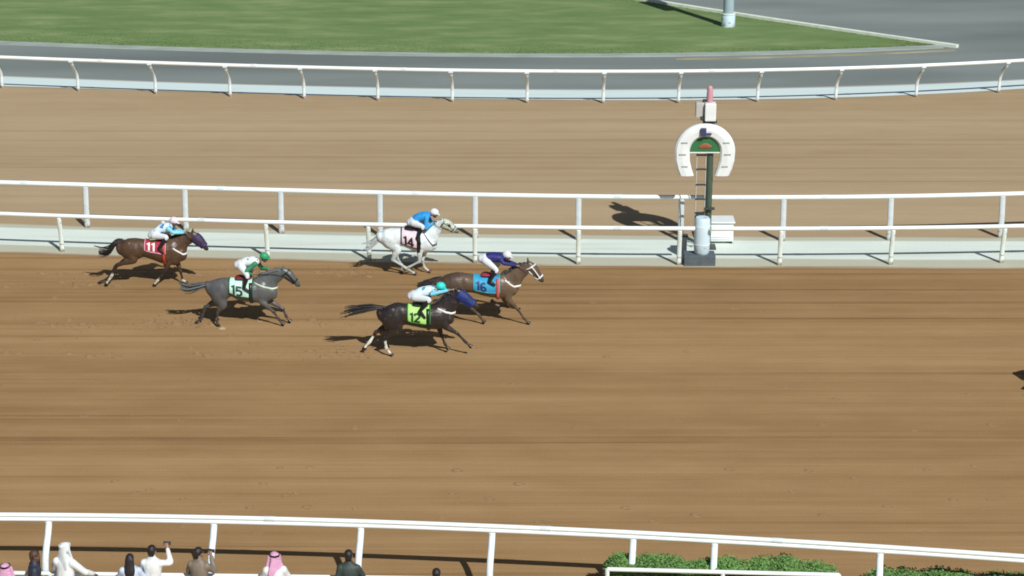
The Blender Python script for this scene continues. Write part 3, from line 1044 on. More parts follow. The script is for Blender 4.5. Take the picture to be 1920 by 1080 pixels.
def leg_rows(P, hind):
    """joints to rows with muscle and bone thickness"""
    P = [Vector(p) for p in P]
    a, b, c, d, e = P
    e = e.copy(); e.z = max(e.z, .05)
    m = lambda p, q, t: p.lerp(q, t)
    if hind:
        W = [(a, .17, .10), (m(a, b, .5), .165, .105), (b, .125, .085), (m(b, c, .45), .088, .06), (m(b, c, .85), .052, .042), (c, .056, .045), (m(c, d, .22), .042, .034), (m(c, d, .6), .033, .029), (d, .044, .038), (m(d, e, .5), .033, .031), (m(d, e, .9), .040, .038)]
    else:
        W = [(a, .14, .08), (m(a, b, .6), .115, .075), (b, .088, .062), (m(b, c, .4), .068, .052), (m(b, c, .85), .044, .038), (c, .049, .043), (m(c, d, .2), .036, .032), (m(c, d, .6), .030, .027), (d, .041, .036), (m(d, e, .5), .031, .029), (m(d, e, .9), .038, .036)]
    return [(p.x, p.y, p.z, r * (1.14 if i > 2 else 1.05), s * 1.14) for i, (p, r, s) in enumerate(W)]


def neck_rows(h):
    n = [(x, 0, z, a, b) for x, z, a, b in h['neck']]
    hd = h['head'][0]
    return n + [(hd[0] - .02, 0, hd[1] - .02, hd[2] * .95, .08)]


def row_perp(rows, i):
    a, b = rows[max(i - 1, 0)], rows[min(i + 1, len(rows) - 1)]
    t = Vector((b[0] - a[0], 0, b[2] - a[2])).normalized()
    return Vector((-t.z, 0, t.x)), t


class Surf:
    """the barrel as a smooth surface, for tack that lies on it"""
    def __init__(s, h):
        T = catmull(h['torso'], 60)
        s.x, s.z, s.a, s.b = T.T

    def at(s, x, ang, off):
        z, a, b = (float(np.interp(x, s.x, q)) for q in (s.z, s.a, s.b))
        return Vector((x, -(b + off) * math.sin(ang), z + (a + off) * math.cos(ang)))

    def ang(s, x, z):
        zc, a = float(np.interp(x, s.x, s.z)), float(np.interp(x, s.x, s.a))
        return math.acos(max(-1, min(1, (z - zc) / a)))


DIGIT = {
    '1': [[(.10, .80), (.34, 1.0), (.34, 0.0)]],
    '2': [[(.04, .74), (.10, .95), (.32, 1.0), (.56, .90), (.56, .66), (.30, .36), (.06, .08), (.62, .08)]],
    '4': [[(.66, .30), (.04, .30), (.44, 1.0), (.44, .36)], [(.44, .24), (.44, 0)]],
    '5': [[(.58, .94), (.12, .94), (.08, .54), (.34, .62), (.56, .48), (.56, .20), (.36, .04), (.06, .10)]],
    '6': [[(.54, .88), (.34, .97), (.12, .80), (.06, .40), (.14, .12), (.36, .03), (.56, .16), (.56, .38), (.38, .52), (.14, .44)]],
}


def stroke_quads(pts, wd):
    """mitred ribbon along a polyline"""
    P = [Vector((x, y)) for x, y in pts]
    Q = [P[0]]
    for a, b in zip(P, P[1:]):
        k = max(1, int((b - a).length / .16))
        Q += [a.lerp(b, j / k) for j in range(1, k + 1)]
    out = []
    for i, p in enumerate(Q):
        a, b = Q[max(i - 1, 0)], Q[min(i + 1, len(Q) - 1)]
        n0 = (p - a).normalized() if i else (b - p).normalized()
        n1 = (b - p).normalized() if i < len(Q) - 1 else n0
        t = (n0 + n1).normalized()
        n = Vector((-t.y, t.x))
        s = min(1.6, 1 / max(.4, n.dot(Vector((-n1.y, n1.x)))))
        out.append((p + n * wd * s, p - n * wd * s))
    return out


def make_horse(key, label, number, sch):
    h = POSES[key]
    root = empty('racehorse', h['loc'])
    tag(root, label, 'horse', 'horses racing along the dirt track')
    S = Surf(h)
    bm = bmesh.new()
    chains = []

    def part(nm, rows, n=12, seg=None):
        loft(bm, rows, n, seg)
        chains.append((nm, rows))
    loft(bm, [(x, 0, z, a, b) for x, z, a, b in h['torso']], 20, None, (0, 1, 0), True, (1, 0, 0))
    chains.append(('torso', [(x, 0, z, a, b) for x, z, a, b in h['torso']]))
    q0, q1, q2 = h['torso'][-1], h['neck'][0], h['neck'][1]
    loft(bm, [(q0[0] - .10, 0, q0[1] - .04, .20, .19), (q0[0] * .45 + q1[0] * .55, 0, q0[1] * .5 + q1[1] * .5, .21, .17), (q1[0] * .4 + q2[0] * .6, 0, q1[1] * .4 + q2[1] * .6, q2[2] * 1.12, .125)], 14)
    nr = neck_rows(h)
    base = nr[0]
    part('neck', [(base[0] - .22, 0, base[2] - .10, base[3] * .8, .17)] + nr, 16)
    hd = [(x, 0, z, a, b) for x, z, a, b in h['head']]
    part('head', hd, 14)
    # jaw, brow and nostril swell
    pu, pt = row_perp(hd, 1)
    c1 = Vector(hd[1][:3])
    ball(bm, c1 - pu * hd[1][3] * .35 - pt * .02, (.095, .085, .095), 12)
    ball(bm, Vector(hd[3][:3]) + pt * .02, (.062, .058, .055), 10)
    ex, ez = h['ear']
    poll = Vector(hd[0][:3])
    for s in (-1, 1):
        b0 = poll + Vector((-.01, s * .045, hd[0][3] * .55))
        tip = Vector((ex, s * .055, max(ez, b0.z + .10)))
        rows = [(*b0, .035, .03), (*b0.lerp(tip, .5), .034, .024), (*tip, .006, .006)]
        part('ear', rows, 8)
    for k, P in h['legs'].items():
        rows = leg_rows(P, k[1] == 'h')
        part('leg_' + k, rows, 10, 44)
        a = Vector(P[0])
        if k[1] == 'h':
            ball(bm, (a.x + .02, a.y * .95, a.z - .02), (.25, .125, .26), 14)
            st = Vector(P[1])
            ball(bm, (st.x - .03, st.y, st.z + .05), (.13, .085, .15), 12)
        else:
            ball(bm, (a.x + .02, a.y * .95, a.z + .02), (.16, .10, .27), 14)
            ball(bm, (P[1][0], P[1][1] * .95, P[1][2] + .03), (.11, .075, .13), 12)
    if sch.get('show_base', True):
        ball(bm, (h['torso'][5][0], 0, h['torso'][5][1]), (.3, h['torso'][5][3], h['torso'][5][2] * .98), 16)
    me = remesh('racehorse_body', bm, .0185, 4)
    from mathutils import noise as _n
    co_ = [vt.co.copy() for vt in me.vertices]
    no_ = [vt.normal.copy() for vt in me.vertices]
    for i_, (p, nn) in enumerate(zip(co_, no_)):                     # shallow muscle relief under the coat
        q = _n.noise(Vector((p.x * 5.5 + 3, p.y * 4, p.z * 4 + p.x * 2.5))) + .5 * _n.noise(Vector((p.x * 12, p.y * 7, p.z * 9 - p.x * 4)))
        co_[i_] = p + nn * (.0085 * q * min(1, max(.15, (p.z - .55) * 3)))
    me.vertices.foreach_set('co', np.array([tuple(p) for p in co_]).ravel())
    me.update()
    rg = np.random.default_rng(sum(map(ord, key)))

    def colour(nm, t, co):
        c = np.tile(np.array(sch['body']), (len(t), 1))

        def mix(k, col):
            k = np.clip(k, 0, 1)[:, None]
            return c * (1 - k) + np.array(col) * k
        if nm == 'head':
            c = mix(np.full(len(t), 1.0), sch.get('head', sch['body']))
            c = mix((t - 1.6) / .9, sch['muzzle'])
        elif nm == 'neck':
            c = mix((t - 1.5) / 2, sch.get('head', sch['body']))
        elif nm == 'ear':
            c = mix(np.full(len(t), .8), sch['muzzle'])
        elif nm.startswith('leg'):
            leg = nm[4:]
            c = mix((t - 2.2) / 2.6, sch['points'])
            if leg in sch['socks']:
                c = mix((t - sch['socks'][leg]) / .35, sch['sock'])
        elif nm == 'torso':
            k = np.clip((1.0 - np.abs(t - 1.5) / 2.0), 0, 1) * sch.get('rump_k', 0)
            c = mix(k, sch.get('rump', sch['body']))
        return c
    paint(me, chains, colour)
    body = link('body', me, M['coat'], root)
    from mathutils.bvhtree import BVHTree
    tree = BVHTree.FromPolygons([v.co.copy() for v in me.vertices], [tuple(p.vertices) for p in me.polygons])

    def snug(x, ang, off):
        zc = float(np.interp(x, S.x, S.z))
        o = Vector((x, 0, zc))
        d = (S.at(x, ang, .3) - o).normalized()
        hit = tree.ray_cast(o + d * .62, -d)[0]
        lim = S.at(x, ang, .03)
        if not hit or (hit - o).length > (lim - o).length: hit = lim
        return hit + d * off

    def skin_at(org, d, off):
        d = Vector(d).normalized()
        hit = tree.ray_cast(Vector(org), d)[0]
        return hit - d * off if hit else None

    # hooves
    for k, P in h['legs'].items():
        e, d = Vector(P[4]), Vector(P[3])
        e.z = max(e.z, .045)
        t = (e - d).normalized()
        if k[1] == 'f' and t.z < -.2 or k[1] == 'h': f = (t + Vector((.25, 0, -.1))).normalized()
        else: f = t
        bm = bmesh.new()
        c = d.lerp(e, .84)
        loft(bm, [(*c, .043, .041), (*(c + f * .035), .052, .048), (*(c + f * .08), .062, .054)], 12, 0, (0, 1, 0), False)
        bm_obj('hoof', bm, M[sch.get('hoof', 'black')], root)

    # eyes and nostrils
    for s in (-1, 1):
        bm = bmesh.new()
        p = Vector(hd[0][:3]).lerp(Vector(hd[1][:3]), .75) + pu * .035
        ball(bm, p + Vector((0, s * .083, 0)), (.022, .014, .02), 10)
        bm_obj('eye', bm, M['eye'], root)
        bm = bmesh.new()
        q = Vector(hd[3][:3]) + pt * .035 + pu * .015
        ball(bm, q + Vector((0, s * .05, 0)), (.018, .012, .014), 8)
        bm_obj('nostril', bm, M['eye'], root)

    # tail: many separate locks along the swept line
    T = [(x, 0, z) for x, z in h['tail']]
    bm = bmesh.new()
    loft(bm, [(T[0][0] + .10, 0, T[0][2] - .02, .045, .04), (*T[0], .045, .04), (*Vector(T[0]).lerp(Vector(T[1]), .7), .035, .03)], 8)
    for i in range(70):
        L = rg.uniform(.5, 1.0) if i % 3 else rg.uniform(.8, 1.04)
        fan = rg.normal(0, 1, 2)
        wob = np.cumsum(rg.normal(0, .009, (9, 2)), axis=0)
        pts = []
        for j, p in enumerate(catmull(T, 9)):
            u = j / 8
            if u > L: break
            pts.append((p[0] + rg.normal(0, .004), p[1] + wob[j, 0] + fan[0] * (.012 + .045 * math.sin(min(u * 1.6, 1.57))), p[2] + wob[j, 1] + fan[1] * (.012 + sch.get('tail_fan', .046) * math.sin(min(u * 2.0, 2.6)))))
        if len(pts) > 3:
            r = np.linspace(.020, .007, len(pts)) * rg.uniform(.8, 1.3)
            tube(bm, pts, list(r), 5)
    bm_obj('tail', bm, M[sch['hair']], root)

    # mane: short locks along the crest
    bm = bmesh.new()
    cr = []
    for i in range(1, len(nr)):
        u, _ = row_perp(nr, i)
        cr.append(Vector(nr[i][:3]) + u * nr[i][3] * .95)
    cr = [tuple(c) for c in cr]
    cr.insert(0, (cr[0][0] - .18, 0, cr[0][2] - .06))
    for p in catmull(cr, 70):
        s = -1 if rg.random() < .7 else 1
        a = Vector(p)
        b = a + Vector((-.05 + rg.normal(0, .02), s * .05, .005))
        c_ = b + Vector((-.03, s * .035, -.06 + rg.normal(0, .02)))
        loft(bm, [(*a, .020, .016), (*b, .014, .010), (*c_, .005, .004)], 5, 4)
    bm_obj('mane', bm, M[sch['hair']], root)

    # number cloth, trim, digits
    x0, x1, zb = h['cloth']
    xm = (x0 + x1) / 2
    am = min(S.ang(xm, zb), 2.45)
    nu, nv = 12, 28

    def grid(xa, xb, aa, ab, off, nu, nv):
        vs = [snug(xa + (xb - xa) * i / nu, aa + (ab - aa) * j / nv, off) for i in range(nu + 1) for j in range(nv + 1)]
        fs = [(i * (nv + 1) + j, (i + 1) * (nv + 1) + j, (i + 1) * (nv + 1) + j + 1, i * (nv + 1) + j + 1) for i in range(nu) for j in range(nv)]
        return vs, fs

    def slab(name, pieces, m, par, th=.006):
        v, f = [], []
        for vs, fs in pieces:
            k = len(v)
            v += vs
            f += [tuple(q + k for q in t) for t in fs]
        o = py_obj(name, [tuple(q) for q in v], f, m, par, True)
        md = o.modifiers.new('thickness', 'SOLIDIFY')
        md.thickness = th
        md.offset = 0
        return o
    cl = slab('number_cloth', [grid(x0, x1, -am, am, .012, nu, nv)], sch['cloth'], root)
    bw = .028
    bd = bw / .3
    slab('cloth_trim', [grid(x0 - .006, x0 + bw, -am, am, .017, 1, nv), grid(x1 - bw, x1 + .006, -am, am, .017, 1, nv),
                        grid(x0 + bw, x1 - bw, am - bd, am + .02, .017, nu, 1), grid(x0 + bw, x1 - bw, -am - .02, -am + bd, .017, nu, 1)], sch['trim'], cl)
    hgt = sch.get('digit', .27)
    for side in (1, -1):
        px = x0 + .055 if side > 0 else x1 - .055
        for ch in number:
            for pl in DIGIT[ch]:
                v, f = [], []
                for a, b in stroke_quads(pl, .11):
                    for q in (a, b):
                        rr = (float(np.interp(xm, S.x, S.a)) + float(np.interp(xm, S.x, S.b))) / 2 + .05
                        an = am - bd - .06 - q.y * hgt / rr
                        v.append(tuple(snug(px + side * q.x * hgt * .95, side * an, .022)))
                f = [(2 * i, 2 * i + 1, 2 * i + 3, 2 * i + 2) for i in range(len(v) // 2 - 1)]
                py_obj('digit', v, f, sch['ink'], cl)
            px += side * hgt * (.52 if ch == '1' else .70)

    # saddle
    bm = bmesh.new()
    j = h['jock']
    sx = (x0 * .35 + x1 * .65)
    tp = lambda x: float(np.interp(x, S.x, S.z + S.a))
    loft(bm, [(sx - .24, 0, tp(sx - .24) + .035, .035, .16), (sx - .14, 0, tp(sx - .14) + .055, .04, .19), (sx + .02, 0, tp(sx) + .05, .03, .16), (sx + .16, 0, tp(sx + .16) + .075, .045, .11)], 12)
    sd = bm_obj('saddle', bm, sch.get('saddle', M['black']), root)
    # girth strap
    gx_ = x1 - .06
    bm = bmesh.new()
    ring = [snug(gx_, a, .024) for a in np.linspace(.6, 2 * math.pi - .6, 30)]
    v = [tuple(p + Vector((d, 0, 0))) for p in ring for d in (-.045, .045)]
    f = [(2 * i, 2 * i + 1, 2 * i + 3, 2 * i + 2) for i in range(29)]
    bm.free()
    o = py_obj('girth', v, f, sch.get('girth', M['black']), root, True)
    md = o.modifiers.new('thickness', 'SOLIDIFY'); md.thickness = .008

    # breastplate: a strap from the saddle round the chest
    b0, b1 = h['bp']
    side_pts = []
    for u in np.linspace(0, 1, 10):
        p = skin_at((b0[0] * (1 - u) + b1[0] * u, -1.2, b0[2] * (1 - u) + b1[2] * u), (0, 1, 0), .012)
        if p: side_pts.append(p)
    pc = side_pts[-1] + Vector((-.10, 0, 0)); pc.y = 0
    a0 = math.atan2(-side_pts[-1].y, side_pts[-1].x - pc.x)
    front = []
    for t_ in np.linspace(a0, 0, 9)[1:]:
        d = Vector((math.cos(t_), -math.sin(t_), 0))
        p = skin_at(pc + d * .9, -d, .012)
        if p and (p - (front[-1] if front else side_pts[-1])).length < .16: front.append(p)
    half = side_pts + front
    full = half + [Vector((p.x, -p.y, p.z)) for p in half[::-1] if abs(p.y) > .004]
    vv = [tuple(p + Vector((0, 0, d))) for p in full for d in (-.03, .03)]
    o = py_obj('breast_strap', vv, [(2 * i, 2 * i + 1, 2 * i + 3, 2 * i + 2) for i in range(len(full) - 1)], sch.get('strap', M['strap_white']), root, True)
    md = o.modifiers.new('thickness', 'SOLIDIFY'); md.thickness = .010; md.offset = 0

    # bridle
    H = catmull(hd, 21)

    def hring(t, off, wd, tilt=0.0):
        i = t * 20
        c = np.array([np.interp(i, range(21), H[:, k]) for k in range(5)])
        i0, i1 = max(i - 1, 0), min(i + 1, 20)
        a = np.array([np.interp(i0, range(21), H[:, k]) for k in range(3)]); b = np.array([np.interp(i1, range(21), H[:, k]) for k in range(3)])
        tt = Vector(b - a).normalized()
        uu = Vector((-tt.z, 0, tt.x))
        pts = []
        for q in np.linspace(0, 2 * math.pi, 19):
            p = Vector(c[:3]) + uu * (c[3] + off) * math.cos(q) + Vector((0, 1, 0)) * (c[4] + off + .012) * math.sin(q) + tt * tilt * math.cos(q)
            pts.append(p)
        return pts

    def bpt(t, q, off):
        i = t * 20
        c = np.array([np.interp(i, range(21), H[:, k]) for k in range(5)])
        i0, i1 = max(i - 1, 0), min(i + 1, 20)
        a = np.array([np.interp(i0, range(21), H[:, k]) for k in range(3)]); b = np.array([np.interp(i1, range(21), H[:, k]) for k in range(3)])
        tt = Vector(b - a).normalized()
        uu = Vector((-tt.z, 0, tt.x))
        return Vector(c[:3]) + uu * (c[3] + off) * math.cos(q) + Vector((0, 1, 0)) * (c[4] + off + .012) * math.sin(q)
    bm = bmesh.new()
    bw_ = sch.get('bridle_w', .013)
    tube(bm, hring(.72, .008, 0), bw_ * 1.3, 6)
    tube(bm, hring(.12, .012, 0, .05), bw_, 6)
    for s in (-1, 1):
        tube(bm, [bpt(t, s * (1.3 + .25 * t), .012) for t in np.linspace(.08, .78, 10)], bw_, 6)
        tube(bm, [bpt(t, s * 2.4, .012) for t in np.linspace(.2, .72, 8)], bw_ * .8, 6)
    bm_obj('bridle', bm, sch['bridle'], root)
    # reins
    jh = Vector(j['hand']); jf = Vector(j['fhand'])
    for p, s in ((jh, -1), (jf, 1)):
        bm = bmesh.new()
        a = bpt(.8, s * 1.6, .01)
        nk = Vector(nr[2][:3]) + Vector((0, s * .13, .02))
        tube(bm, [tuple(q) for q in catmull([tuple(a), tuple(nk), tuple(p)], 10)], .008, 5)
        bm_obj('rein', bm, M['black'], root)
    # hood or blinkers
    if 'hood' in sch:
        t0, t1 = sch.get('hood_t', (.02, .62))
        n_ = 10
        v, f = [], []
        for i in range(n_ + 1):
            for p in hring(t0 + (t1 - t0) * i / n_, .016, 0)[:-1]:
                v.append(tuple(p))
        for i in range(n_):
            for k in range(18):
                f.append((i * 18 + k, i * 18 + (k + 1) % 18, (i + 1) * 18 + (k + 1) % 18, (i + 1) * 18 + k))
        o = py_obj('hood', v, f, sch['hood'], root, True)
        md = o.modifiers.new('thickness', 'SOLIDIFY'); md.thickness = .008
        for s in (-1, 1):
            bm = bmesh.new()
            p = bpt(t0 + .5 * (t1 - t0), s * 1.25, .022)
            ball(bm, p, (.05, .02, .045), 10)
            bm_obj('blinker_cup', bm, sch.get('cup', M['black']), o)
    return root


# ------------------------------------------------------------------ people
def fingers(bm, palm, fwd, side, up, s=1.0, curl=.9, thumb=1):
    """five separate bent fingers of unequal length rooted in the palm"""
    fwd, side, up = fwd.normalized(), side.normalized(), up.normalized()
    for i, L in enumerate((.062, .072, .068, .052)):
        b = palm + side * (.030 - .020 * i) * s + fwd * .045 * s
        k1 = b + (fwd * math.cos(curl * .5) - up * math.sin(curl * .5)) * L * .5 * s
        k2 = k1 + (fwd * math.cos(curl * 1.3) - up * math.sin(curl * 1.3)) * L * .3 * s
        k3 = k2 + (fwd * math.cos(curl * 2.0) - up * math.sin(curl * 2.0)) * L * .25 * s
        tube(bm, [palm + side * (.025 - .017 * i) * s, b, k1, k2, k3], [.010 * s, .0105 * s, .0095 * s, .009 * s, .007 * s], 6, 8, True)
    b = palm + side * .040 * s * thumb - fwd * .01 * s
    k1 = b + (side * thumb * .6 + fwd * .6 - up * .3).normalized() * .034 * s
    k2 = k1 + (side * thumb * .1 + fwd * .9 - up * .4).normalized() * .03 * s
    tube(bm, [palm, b, k1, k2], [.013 * s, .0125 * s, .011 * s, .008 * s], 6, 7, True)


def palm_loft(bm, wrist, palm, fwd, side, s=1.0):
    loft(bm, [(*wrist, .026 * s, .026 * s), (*palm.lerp(wrist, .45), .022 * s, .036 * s), (*(palm + fwd.normalized() * .04 * s), .017 * s, .040 * s)], 10, 8, tuple(side))


def head_lofts(bm, c, fwd, up, s=1.0):
    """skull, jaw, nose, lips, ears and neck socket"""
    fwd, up = fwd.normalized(), up.normalized()
    side = fwd.cross(up)
    m = Matrix((side, fwd, up)).transposed()

    def blob(x, y, z, r):
        mm = Matrix.Translation(c + m @ Vector((x, y, z)) * s) @ m.to_4x4() @ Matrix.Diagonal((r[0] * s, r[1] * s, r[2] * s, 1))
        bmesh.ops.create_uvsphere(bm, u_segments=14, v_segments=10, radius=1, matrix=mm)
    blob(0, -.010, .03, (.076, .095, .092))
    blob(0, .025, -.055, (.058, .062, .062))
    blob(0, .096, -.022, (.015, .020, .026))
    blob(0, .083, -.062, (.026, .014, .012))
    blob(0, .070, -.10, (.026, .020, .016))
    blob(0, .080, .012, (.055, .014, .012))
    for k in (-1, 1):
        blob(k * .078, -.005, -.015, (.012, .022, .034))
        blob(k * .045, .055, -.035, (.024, .028, .022))


def add_back(me, fn):
    """append rooted geometry (fingers) to a finished skin"""
    bm = bmesh.new()
    bm.from_mesh(me)
    fn(bm)
    bm.to_mesh(me)
    bm.free()
    me.polygons.foreach_set('use_smooth', [True] * len(me.polygons))


def make_jockey(key, label, kit):
    h = POSES[key]
    j = {k: Vector(v) for k, v in h['jock'].items()}
    org = Vector((j['hip'].x, 0, j['hip'].z - .12))
    root = empty('person', Vector(h['loc']) + org)
    tag(root, label, 'person', 'jockeys riding in the race')
    for k in j: j[k] = j[k] - org
    hip, sho, hc = j['hip'], j['sho'], j['head']
    ax = (sho - hip).normalized()
    mir = lambda v, dx=0.0, dz=0.0: Vector((v.x + dx, -v.y, v.z + dz))
    legs = [(Vector((hip.x + .02, s * .10, hip.z - .02)), j['knee'] if s < 0 else mir(j['knee'], .05), j['ankle'] if s < 0 else mir(j['ankle'], .02), j['toe'] if s < 0 else mir(j['toe'], .02)) for s in (-1, 1)]
    arms = [(sho + Vector((-.01, s * .17, -.02)), j['elbow'] if s < 0 else j['felbow'], j['hand'] if s < 0 else j['fhand']) for s in (-1, 1)]
    fw = Vector((.93, 0, -.30)).normalized()
    up = Vector((.30, 0, .95)).normalized()

    def torso(bm, g=0.0):
        mid = hip.lerp(sho, .45) + Vector((-.03, 0, .035))
        loft(bm, [(*(hip - ax * .05), .115 + g, .145 + g), (*hip.lerp(sho, .12), .125 + g, .150 + g), (*mid, .112 + g, .138 + g), (*(hip.lerp(sho, .8) + Vector((-.005, 0, .015))), .122 + g, .172 + g), (*sho, .092 + g, .170 + g)], 14)

    def arm(bm, A, g=0.0, upto=1.0):
        s, e, hd_ = A
        w_ = e.lerp(hd_, .82)
        rows = [(*s, .062 + g, .058 + g), (*s.lerp(e, .4), .050 + g, .048 + g), (*e, .042 + g, .040 + g), (*e.lerp(w_, .35), .041 + g, .038 + g)]
        if upto >= 1: rows.append((*w_, .027 + g, .027 + g))
        loft(bm, rows, 10)
    # body
    bm = bmesh.new()
    torso(bm)
    loft(bm, [(*sho, .06, .06), (*sho.lerp(hc, .55), .052, .052), (*hc, .05, .05)], 10)
    head_lofts(bm, hc + Vector((.0, 0, -.015)), fw, up, .98)
    for A in arms:
        arm(bm, A)
        d = (A[2] - A[1])
        side = Vector((0, 1, 0)) - d.normalized() * d.normalized().y
        palm_loft(bm, A[1].lerp(A[2], .82), A[2], d, side)
    for p, k, a, t in legs:
        loft(bm, [(*p, .105, .098), (*p.lerp(k, .4), .088, .08), (*k, .056, .054), (*k.lerp(a, .3), .054, .05), (*a, .034, .034)], 10)
        loft(bm, [(*a, .04, .036), (*a.lerp(t, .6), .036, .042), (*t, .022, .038)], 8)
    me = remesh('person', bm, .0135, 2)

    def fing(bm):
        for A, th in zip(arms, (1, -1)):
            d = (A[2] - A[1]).normalized()
            side = (Vector((0, 1, 0)) - d * d.y).normalized()
            fingers(bm, A[2], d, side, -side.cross(d) if side.cross(d).z < 0 else side.cross(d), 1.0, 1.1, th)
    add_back(me, fing)
    link('body', me, kit.get('skin', M['skin']), root)
    # clothes
    bm = bmesh.new()
    mid = hip.lerp(sho, .45) + Vector((-.03, 0, .035))
    loft(bm, [(*(hip.lerp(sho, .20) + Vector((-.008, 0, .008))), .138, .160), (*mid, .131, .157), (*(hip.lerp(sho, .8) + Vector((-.005, 0, .015))), .140, .190), (*sho, .110, .188)], 14)
    jm = remesh('jacket', bm, .015, 2)
    link('jacket', jm, kit['jacket'], root)
    for A in arms:
        bm = bmesh.new(); arm(bm, A, .016)
        link('sleeve', remesh('sleeve', bm, .013, 2), kit['sleeve'], root)
    bm = bmesh.new()
    loft(bm, [(*(hip - ax * .07), .125, .15), (*(hip - ax * .0), .143, .170), (*hip.lerp(sho, .18), .137, .162), (*hip.lerp(sho, .24), .130, .155)], 14)
    for p, k, a, t in legs:
        loft(bm, [(*p, .120, .112), (*p.lerp(k, .4), .102, .095), (*k, .070, .066), (*k.lerp(a, .22), .062, .058)], 10)
    link('breeches', remesh('breeches', bm, .015, 2), kit.get('breeches', M['breeches']), root)
    for p, k, a, t in legs:
        bm = bmesh.new()
        loft(bm, [(*k.lerp(a, .12), .066, .062), (*k.lerp(a, .4), .066, .06), (*a, .046, .045)], 10)
        loft(bm, [(*a, .052, .047), (*a.lerp(t, .55), .045, .05), (*t, .028, .044)], 8)
        link('boot', remesh('boot', bm, .013, 1), M['black'], root)
    # helmet and goggles
    side = fw.cross(up)
    mt = Matrix((side, fw, up)).transposed()
    bm = bmesh.new()
    c = hc + up * .035 - fw * .008
    mm = Matrix.Translation(c) @ mt.to_4x4() @ Matrix.Diagonal((.112, .135, .115, 1))
    bmesh.ops.create_uvsphere(bm, u_segments=18, v_segments=12, radius=1, matrix=mm)
    loft(bm, [(*(c + fw * .09 + up * -.012), .022, .085), (*(c + fw * .15 - up * .028), .012, .075), (*(c + fw * .185 - up * .042), .006, .05)], 10, 8, tuple(side))
    hm = bmesh.new()
    me = bpy.data.meshes.new('x'); bm.to_mesh(me); bm.free()
    hm.from_mesh(me); bpy.data.meshes.remove(me)
    helm = link('helmet', remesh('helmet', hm, .011, 2), kit['helmet'], root)
    bm = bmesh.new()
    pts = []
    for q in np.linspace(-1.9, 1.9, 15):
        pts.append(tuple(hc + mt @ Vector((.088 * math.sin(q), .102 * math.cos(q) - .005, -.018 - .0 * q))))
    loft(bm, [(*p, .024, .010) for p in pts], 8, 0, (0, 0, 1), False)
    bm_obj('goggles', bm, M['black'], helm)
    bm = bmesh.new()
    tube(bm, [tuple(hc + mt @ Vector((.078 * math.sin(q), .03 + .03 * math.cos(q), -.06 - .055 * math.cos(q)))) for q in np.linspace(-1.5, 1.5, 9)], .008, 6)
    bm_obj('chin_strap', bm, M['black'], helm)
    return root


W_ = lambda c: tuple(c)
mk = fabric
white_silk = (.74, .82, .84)

